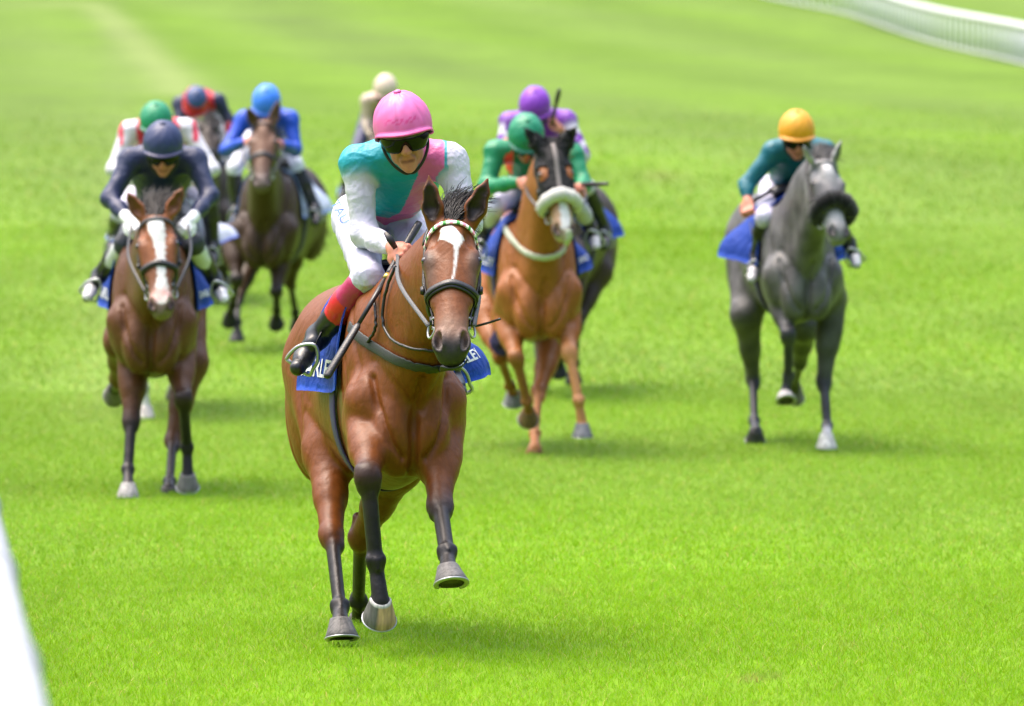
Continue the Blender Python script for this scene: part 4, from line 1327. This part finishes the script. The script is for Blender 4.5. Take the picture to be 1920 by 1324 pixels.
tack(H1, text='DARLEY', girth=A(.04, .025, .11), y1=.50, flare=(.05, .22), drop=97, tsize=.085)
R1 = rider(H1, dict(label='jockey in pink cap and turquoise silks with pink sash and white sleeves', res=.0055, seed=4,
    head=(758, 253, -.10), hp=16, hr=9, ht=2, shR=(672, 306, .06), shL=(842, 302, .06), elR=(683, 440, .02), elL=(880, 420, .0), haR=(746, 471, -.22), haL=(846, 474, -.34),
    pel=(712, 408, .50), knR=(690, 520, -.10), anR=(596, 632, .13), toR=(570, 676, -.01), hnR=(-.45, -.75, .45), hnL=(.4, -.7, .5),
    silk=TURQ, sleeve=WHITE, cap=PINK, boottop=[(-1, .36, A(.36, .012, .075)), (.36, .63, A(.60, .012, .022))], blot=1, goglet='BPF', waist=.12, seam=.13, peak=A(.55, .07, .24),
    pattern=lambda C, x, t, z, ds: np.where(((np.abs(x - np.interp(t, [-.46, -.22, -.0], [-.005, .072, .092])) < .043) | (t < -.315))[:, None] & (np.abs(C - TURQ).max(1) < .12)[:, None], PINK * A(.95, .9, .9), np.where((x + .22 * t > .164)[:, None], WHITE, C))))
bridle(H1, (R1['ha'][-1] + A(0, -.02, -.01), R1['ha'][1]), browcols=True, reinm=mat('grey rubber rein', (.075, .078, .08), .5, bump=.3, bscale=300))

# grey breast girth, rein loops
P_, N_ = px_on(H1.B, [(655, 612), (672, 630), (720, 662), (760, 680), (800, 690), (840, 688), (874, 672)], 26.9, 29.0, .004, 8)
mb = MB(); mb.ribbon(P_, N_, .038, .005); mb.build('breast_girth', M_GREYWEB, H1.root)
for pxs in ([(742, 498), (726, 540), (718, 590), (728, 628), (762, 650), (815, 656), (850, 650)], [(702, 556), (705, 590), (704, 618), (690, 643)]):
    Q_, _n = px_on(H1.B, pxs, 27.35, 29.0, .014, 8); mb = MB(); mb.tube(Q_, .0058, 6); mb.build('rein_loop', M_LEATHER, H1.bridle)
mb = MB(); mb.tube(catmull([at(878, 600, 27.1), at(884, 612, 27.05), at(910, 607, 27.0), at(938, 598, 26.95)], 8), .0042, 6)
mb.build('rein_end', M_LEATHER, H1.bridle)
whip(at(786, 418, 27.86), at(612, 708, 27.45), 'black whip with gold collar held in the bare hand of the pink-capped jockey', flap=.26, r=.0095)
# loose end of the rein buckle standing above the hand
mb = MB(); mb.ribbon([at(742, 466, 27.76), at(731, 448, 27.76), at(722, 436, 27.77)], [A(.2, -1, 0)] * 3, [.018, .026, .012], .005); mb.build('rein_loop', M_LEATHER, H1.bridle)

# 2 --- bay with the white blaze, jockey in navy
H2 = horse(dict(label='dark bay horse with broad white blaze carrying the all-navy jockey', D=41.0, w=(287, 436), yaw=1, res=.0095, seed=5,
    coat=A(.105, .040, .015), belly=A(.06, .026, .011), mane=A(.05, .045, .042), hw=1.08, wide=.92,
    poll=(290, 394), polld=-.85, nose=(303, 588), hlen=.62, roll=4, earR=(237, 358), earL=(344, 350), eout=.5, ear=A(.23, .075, .023), neckmid=(.0, -.45, -.12),
    legs=dict(
        RF=dict(k=(246, 790), f=(240, 882), h=(240, 932), e=(252, 655, -.1), sg=(-1, -1, -1), tilt=5, hoof=A(.28, .27, .26)),
        LF=dict(k=(344, 750), f=(351, 838), h=(352, 913), e=(335, 650, -.1), sg=(-1, 1, 1), tilt=-30, hoof=A(.15, .14, .135)),
        RH=dict(k=(220, 712), f=(216, 726), h=(214, 742), e=(228, 640, .70), sg=(1, 1, 1), tilt=-70),
        LH=dict(k=(324, 828), f=(318, 905), h=(317, 938), e=(356, 680, .62), sg=(-1, -1, -1), tilt=-20, hoof=A(.05, .045, .04))),
    marks=[('zone', .12, 0, .3, .14, A(.23, .075, .023)), ('blaze', [(.05, .002, .02), (.08, .0, .046), (.13, .004, .044), (.18, .012, .034), (.25, .016, .024), (.40, .012, .022), (.46, .010, .034), (.53, .008, .032), (.56, .004, .018)]),
           ('zone', .50, .02, .04, .04, A(.55, .32, .28))], muzzle=A(.16, .12, .11)))
tack(H2, text='DARLEY', y1=.52, flare=.05, drop=98, tsize=.09)
R2 = rider(H2, dict(label='jockey in plain navy cap and navy silks wearing white gloves', res=.009, seed=8,
    head=(306, 282, -.12), hp=30, shR=(246, 300, .06), shL=(364, 300, .06), elR=(206, 372, -.05), elL=(394, 368, -.05), haR=(247, 420, -.25), haL=(352, 420, -.28),
    pel=(300, 395, .60), knR=(234, 458, -.06), anR=(186, 518, .16), toR=(172, 546, .0), knL=(362, 458, -.06), anL=(402, 522, .16), toL=(412, 550, .0),
    silk=NAVY * 1.15, cap=NAVY * 1.6, glove=A(.72, .73, .74), breeches=A(.03, .035, .045), toe=A(.62, .62, .64), boot=BLK, hnR=(-.5, -.5, .7), hnL=(.5, -.5, .7)))
bridle(H2, (R2['ha'][-1], R2['ha'][1]), bcol=A(.05, .05, .055))

# 3 --- horse tucked in behind number 2, jockey in green cap and white jacket with red patches
H3 = horse(dict(label='grey-brown horse almost hidden behind the white-blazed dark bay', D=49.5, w=(304, 372), yaw=-3, res=.013, coat=A(.14, .11, .09), points=A(.15, .14, .135), muzzle=A(.1, .09, .085),
    poll=(312, 352), polld=-.75, nose=(312, 500), hlen=.60, mane=A(.08, .07, .065),
    legs=default_legs(304, 372, 49.5, RF=dict(k=(270, 655), f=(270, 728), h=(273, 784), sg=(-1, -1, -1), tilt=-5, pt=A(.30, .29, .28), hoof=A(.5, .46, .42), sock=A(.6, .58, .55)),
         RH=dict(k=(236, 650), f=(222, 712), h=(214, 744), sg=(1, 1, 1), tilt=-40, hoof=A(.2, .19, .18)))))
tack(H3, cloth=A(.42, .46, .55), trim=BLUE * 1.3, y1=.62, flare=.16, drop=84)
def patches(C, x, t, z, ds):
    m = ((np.abs(np.abs(x) - .10) < .035) & (t > -.16)) | ((np.abs(np.abs(x) - .185) < .03) & (np.abs(t + .13) < .06)) | ((np.abs(x) > .22) & (np.abs(np.sin(t * 18 + 1)) > .93))
    return np.where(m[:, None], RED * A(1.2, 2.5, 2.6), C)
R3 = rider(H3, dict(label='jockey in green cap and white jacket with red patches behind the navy jockey', res=.012, seed=3,
    head=(293, 236, -.10), hp=34, shR=(243, 246, .1), shL=(350, 242, .1), elR=(213, 318, 0), elL=(398, 318, 0), haR=(280, 352, -.25), haL=(335, 352, -.25), pel=(306, 335, .6),
    knR=(225, 400, .15), anR=(214, 440, .5), toR=(212, 462, .36), knL=(392, 370, .15),
    silk=A(.56, .55, .60), cap=GREEN * A(1, 1.05, 1.1), pattern=patches))
bridle(H3, R3['ha'].values() if False else (R3['ha'][-1], R3['ha'][1]), far=True)

# 4 --- dark horse further back, jockey in navy and red
H4 = horse(dict(label='dark brown horse mostly hidden behind the green-capped and blue-clad jockeys', D=64.0, w=(384, 296), yaw=0, res=.014, coat=A(.035, .024, .018), poll=(390, 226), polld=-.8, nose=(392, 330), hlen=.60, roll=-6,
    legs=default_legs(388, 290, 64)))
tack(H4, cloth=A(.1, .12, .2), y1=.55, flare=.05)
def redband(C, x, t, z, ds):
    m = ((t < -.16) & (t > -.34)) | ((x > .02) & (x < .12) & (t > -.10))
    return np.where(m[:, None], RED * A(1, 1.6, 1.2), C)
R4 = rider(H4, dict(label='jockey in navy silks with red shoulder bands bent low over a dark horse', res=.012, seed=6,
    head=(366, 196, -.18), hp=58, hr=-14, shR=(338, 196, .12), shL=(408, 190, .12), elR=(338, 240, 0), elL=(430, 226, .1), haR=(370, 262, -.2), haL=(432, 262, .0), pel=(372, 196, .50),
    silk=NAVY * .9, sleeve=NAVY * .75, cuff=RED, cap=NAVY * 2.2, breeches=A(.4, .42, .46), seam=.05,
    capfn=lambda th, ph: A(.03, .06, .16) if ph < .95 else RED, pattern=redband))
bridle(H4, (R4['ha'][-1], None), far=True)

# 5 --- dark brown horse, jockey in royal blue
H5 = horse(dict(label='dark brown horse carrying the jockey dressed all in royal blue', D=57.0, w=(508, 312), yaw=-7, res=.0125, coat=A(.046, .024, .012), belly=A(.026, .015, .009), wide=.96,
    poll=(494, 222), polld=-.85, nose=(490, 346), hlen=.60, ear=A(.13, .07, .045), earR=(463, 200), earL=(524, 186), muzzle=A(.07, .055, .05),
    legs=dict(RF=dict(k=(444, 526), f=(436, 572), h=(431, 604), e=(436, 440, -.1), sg=(-1, 1, 1), tilt=-50, hoof=BLK),
        LF=dict(k=(518, 548), f=(519, 580), h=(519, 610), e=(530, 455, -.1), sg=(-1, 1, 1), tilt=-45, hoof=BLK),
        RH=dict(k=(446, 560), f=(445, 606), h=(444, 640), e=(475, 480, .7), sg=(-1, -1, -1), tilt=5, hoof=A(.04, .04, .04)),
        LH=dict(k=(544, 530), f=(554, 585), h=(557, 614), e=(560, 450, .75), sg=(1, 1, 1), tilt=-50, hoof=BLK)),
    marks=[('zone', .18, 0, .30, .14, A(.15, .075, .045)), ('zone', .55, .0, .05, .06, A(.16, .12, .11))], forelock=False))
tack(H5, cloth=A(.42, .48, .60), trim=A(.1, .2, .5), y1=.66, flare=.10, drop=92)
R5 = rider(H5, dict(label='jockey in royal blue cap and royal blue silks on a dark brown horse', res=.012, seed=9,
    head=(500, 198, .0), hp=48, shR=(458, 224, .15), shL=(544, 224, .15), elR=(424, 282, .05), elL=(554, 282, .05), haR=(468, 262, -.3), haL=(522, 268, -.3), pel=(505, 240, .65),
    knR=(440, 316, .2), knL=(556, 312, .2), silk=ROYAL, cap=A(.035, .19, .72), breeches=A(.6, .63, .7)))
bridle(H5, (R5['ha'][-1], R5['ha'][1]), far=True)

# 6 --- horse hidden behind the winner, jockey in a cream cap
H6 = horse(dict(label='brown horse hidden behind the winning pink-capped jockey', D=69.0, w=(708, 290), yaw=0, res=.014, coat=A(.07, .04, .025), poll=(712, 232), polld=-.8, nose=(716, 330), hlen=.60,
    legs=default_legs(708, 290, 69)))
tack(H6, cloth=A(.1, .2, .5), y1=.6, flare=.1)
R6 = rider(H6, dict(label='jockey in cream cap with navy and red silks behind the pink-capped one', res=.012, seed=12,
    head=(723, 172, -.1), hp=40, shR=(690, 190, .1), shL=(752, 190, .1), elR=(688, 232, .1), elL=(758, 236, 0), haR=(702, 262, -.2), pel=(712, 218, .6),
    silk=A(.04, .045, .11), sleeve=A(.04, .045, .11), cap=CREAM, breeches=A(.03, .035, .09), seam=.3,
    pattern=lambda C, x, t, z, ds: np.where((t > -.07)[:, None], CREAM * .85, np.where((t < -.20)[:, None], RED * A(1, 2, 2), C))))
bridle(H6, (R6['ha'][-1], R6['ha'][1]), far=True)

# 7 --- chestnut in the black hood
H7 = horse(dict(label='chestnut horse in black hood with white sheepskin noseband and white breast strap', D=45.5, w=(1005, 396), yaw=4, res=.010, coat=A(.27, .090, .020), points=A(.25, .09, .025), belly=A(.19, .066, .017), seed=14,
    poll=(1036, 266), polld=-.78, nose=(1062, 446), hlen=.62, roll=3, turn=.18, earR=(982, 238), earL=(1082, 236), elen=.17, eout=.2, ear=BLK, earin=BLK * .7, muzzle=A(.42, .33, .29), forelock=False, mane=A(.25, .10, .03),
    neckpx=(1010, 350, -.42),
    legs=dict(RF=dict(k=(968, 672), f=(988, 752), h=(990, 786), e=(950, 590, -.1), sg=(-1, 1, 1), tilt=-60, hoof=A(.16, .09, .05), pt=A(.24, .095, .03)),
        LF=dict(k=(1068, 662), f=(1085, 752), h=(1092, 818), e=(1060, 585, -.1), sg=(-1, -1, -1), tilt=-4, hoof=A(.13, .13, .14), pt=A(.44, .2, .08)),
        RH=dict(k=(938, 668), f=(956, 722), h=(962, 756), e=(905, 590, .7), sg=(-1, 1, 1), tilt=-25, hoof=A(.18, .18, .19)),
        LH=dict(k=(1010, 735), f=(1003, 815), h=(1002, 858), e=(1036, 640, .62), sg=(-1, -1, -1), tilt=-45, hoof=A(.3, .13, .06), pt=A(.45, .18, .06))),
    marks=[('zone', .47, .0, .07, .12, A(.50, .30, .18)), ('blaze', [(.36, .0, .012), (.40, .010, .026), (.46, .014, .030), (.52, .012, .030), (.56, .0, .02)])]))
tack(H7, text='DARLEY', y1=.5, flare=.10, drop=92, tsize=.08)
R7 = rider(H7, dict(label='jockey in emerald green cap and silks with red epaulettes', res=.010, seed=15,
    head=(986, 262, -.22), hp=48, ht=6, hr=-6, shR=(930, 284, .05), shL=(1072, 290, .15), elR=(912, 352, -.05), elL=(1094, 345, .05), haR=(984, 340, -.34), haL=(1086, 352, -.2), pel=(1000, 350, .55), hnR=(-.3, -.7, .6),
    knR=(930, 390, -.05), anR=(905, 440, .18), toR=(898, 470, .05), knL=(1082, 385, -.05), anL=(1106, 425, .2), toL=(1112, 452, .05),
    silk=GREEN, cap=GREEN * A(.8, 1.0, 1.15), toe=A(.5, .5, .52), boottop=[(-1, .25, A(.45, .015, .05))],
    pattern=lambda C, x, t, z, ds: np.where(((np.abs(np.abs(x) - .155) < .026) & (t > -.2) & (t < .07))[:, None], A(.75, .07, .035), C)))
bridle(H7, (R7['ha'][-1], R7['ha'][1]), fleece=A(.62, .61, .57), bcol=A(.13, .07, .055))
def hood(h, cl):
    """cloth hood over poll and forehead with round eye openings"""
    nv, nu = 46, 60
    P = []; uv = []
    for a_ in np.linspace(-.06, .345, nv):
        for q in np.radians(np.linspace(-128, 128, nu)):
            P.append(h.Hd(.13 * math.sin(q), a_, -.07 + .15 * math.cos(q))); uv.append((a_, q))
    P, N = h.B.proj(np.array(P), .007, 10)
    rel = P - h.P; s_, a_ = rel @ h.v, rel @ h.a; n_ = rel @ h.n
    hole = (((np.abs(s_) - .088) / .032) ** 2 + ((a_ - .195) / .045) ** 2) < 1
    I = np.arange(nv * nu).reshape(nv, nu); F = []
    for i in range(nv - 1):
        for j in range(nu - 1):
            f = (I[i, j], I[i, j + 1], I[i + 1, j + 1], I[i + 1, j])
            if not any(hole[k] for k in f): F.append(f)
    off = len(P); V2 = np.concatenate([P, P + N * .004])
    F2 = F + [tuple(k + off for k in f[::-1]) for f in F]
    o = mesh_obj('hood', V2, F2, M_CLOTH, h.root, cols=np.repeat(np.array(cl)[None], len(V2), 0))
    Pl, Nl = on_body(h.B, [h.Hd(0, 0.0, .03), h.Hd(0, .1, .03), h.Hd(0, .2, .03), h.Hd(0, .34, .02)], .012)
    mb = MB(); mb.ribbon(Pl, Nl, .026, .003, A(.16, .14, .13)); mb.build('seam_tape', M_WEBC, o, vc=True)
hood(H7, A(.012, .012, .013))
P_, N_ = px_on(H7.B, [(938, 410), (955, 440), (985, 472), (1020, 482), (1050, 474), (1064, 450), (1066, 430)], 44.0, 46.5, .006, 6)
mb = MB(); mb.ribbon(P_, N_, .036, .008, A(.46, .48, .39)); mb.build('breast_strap', M_WEBC, H7.root, vc=True)
whip(at(1092, 346, 45.25), at(1139, 345, 45.0), 'short black whip held out sideways beside the chestnut by the green jockey', band=False, flap=.06)

# 8 --- dark horse half hidden behind the chestnut, purple cap
H8 = horse(dict(label='very dark bay horse half hidden behind the hooded chestnut', D=51.5, w=(1040, 345), yaw=-9, res=.013, coat=A(.045, .028, .018), poll=(1020, 290), polld=-.8, nose=(1018, 420), hlen=.60,
    legs=default_legs(1045, 345, 51.5, LF=dict(k=(1058, 610), f=(1052, 668), h=(1048, 702), sg=(-1, 1, 1), tilt=-30, hoof=BLK), LH=dict(k=(1082, 610), f=(1078, 680), h=(1076, 716), sg=(-1, 1, 1), tilt=-20, hoof=BLK))))
tack(H8, cloth=BLUE, y1=.6, flare=.10)
def spots(C, x, t, z, ds):
    m = (np.sin(x * 42) * np.sin(t * 40) * np.sin(z * 40 + 1) > .12)
    return np.where((m & (np.abs(x) > .16))[:, None], PURP, C)
R8 = rider(H8, dict(label='jockey in purple cap with purple and white spotted sleeves', res=.012, seed=17,
    head=(1003, 206, -.1), hp=42, shR=(956, 228, .1), shL=(1062, 226, .1), elR=(940, 285, 0), elL=(1092, 292, 0), haR=(1000, 300, -.2), haL=(1046, 236, -.15), pel=(1025, 290, .55),
    silk=PURP * 1.2, sleeve=A(.55, .54, .60), cap=A(.20, .035, .42), pattern=spots, seam=.05))
bridle(H8, (R8['ha'][-1], None), far=True)
whip(at(1034, 232, 51.2), at(1048, 171, 51.1), 'black whip raised upright behind the ears of the hooded chestnut', band=False, flap=.10, r=.010)

# 9 --- grey, jockey in yellow cap
H9 = horse(dict(label='dark grey horse with black sheepskin noseband running apart from the others', D=46.0, w=(1492, 366), yaw=7, res=.010, coat=A(.092, .090, .089), belly=A(.055, .054, .053), points=A(.030, .032, .036), wide=.92, seed=21,
    poll=(1546, 292), polld=-.75, nose=(1578, 440), hlen=.60, roll=-7, turn=.22, earR=(1506, 272), earL=(1578, 262), ear=A(.32, .32, .32), muzzle=A(.20, .20, .20), mane=A(.05, .05, .05), blow=.8, neckpx=(1512, 345, -.42),
    legs=dict(RF=dict(k=(1478, 630), f=(1478, 705), h=(1474, 752), e=(1462, 545, -.1), sg=(-1, 1, -1), tilt=38, col=A(.062, .062, .063), hoof=A(.36, .35, .34), pl=.16),
        LF=dict(k=(1545, 716), f=(1551, 800), h=(1550, 838), e=(1560, 560, -.1), sg=(-1, -1, -1), tilt=-6, col=A(.060, .060, .062), hoof=A(.5, .49, .47), sock=A(.4, .4, .4)),
        RH=dict(k=(1412, 712), f=(1414, 790), h=(1416, 826), e=(1400, 590, .7), sg=(1, -1, -1), tilt=-40, hoof=A(.03, .03, .03), col=A(.08, .078, .075)),
        LH=dict(k=(1500, 680), f=(1490, 720), h=(1490, 745), e=(1508, 610, .62), sg=(1, 1, 1), tilt=-50, col=A(.05, .05, .048))),
    marks=[('dapple', .55), ('zone', .13, 0, .10, .10, A(.24, .24, .24)), ('zone', .10, 0, .045, .025, A(.55, .55, .55)), ('zone', .46, 0, .07, .12, A(.30, .30, .30))]))
tack(H9, y1=.46, flare=.14, drop=98)
def goldhem(C, x, t, z, ds):
    return np.where(((np.abs(t + .40) < .03) & (np.abs(np.sin(x * 22)) > .25))[:, None], A(.55, .30, .01), C)
R9 = rider(H9, dict(label='jockey in yellow cap and teal silks on the dark grey horse', res=.010, seed=22,
    head=(1494, 256, -.1), hp=26, ht=4, shR=(1452, 284, .06), shL=(1546, 284, .1), elR=(1400, 346, .05), elL=(1560, 340, 0), haR=(1402, 384, -.06), haL=(1525, 372, -.3), pel=(1478, 352, .55), hnR=(-.4, -.6, .6),
    knR=(1434, 408, -.12), anR=(1420, 478, .10), toR=(1412, 512, -.05), knL=(1556, 400, -.05), anL=(1592, 456, .2), toL=(1600, 486, .06),
    silk=TEAL, cap=YELL, pattern=goldhem, toe=A(.55, .55, .57), peak=A(.6, .24, .01), waist=.06))
bridle(H9, (None, R9['ha'][1]), fleece=A(.008, .008, .009), fr=.034, bcol=A(.16, .16, .16), nose=False)
whip(at(1404, 382, 45.93), at(1442, 360, 46.1), 'dark whip held low in the bare hand of the yellow-capped jockey', band=False, flap=.05)

def on_px(B, px, py, D0, D1, ang, k):
    ca, sa = math.cos(ang), math.sin(ang)
    Ds = np.linspace(D0, D1, 160)
    def fn(xy):
        out = []
        for x, y in xy:
            X, Y = px + (x * ca - y * sa) * k, py - (x * sa + y * ca) * k
            pts = np.array([at(X, Y, d_) for d_ in Ds]); v = B.value(pts)
            out.append(pts[int(np.argmax(v < .018)) if (v < .018).any() else int(np.argmin(v))])
        return np.array(out)
    return fn
letter_on(on_px(R1['P'], 637, 398, 27.8, 29.5, R(-62), 1.0), 'TAU', 24, M_LETBLUE, R1['br'], bold=False)
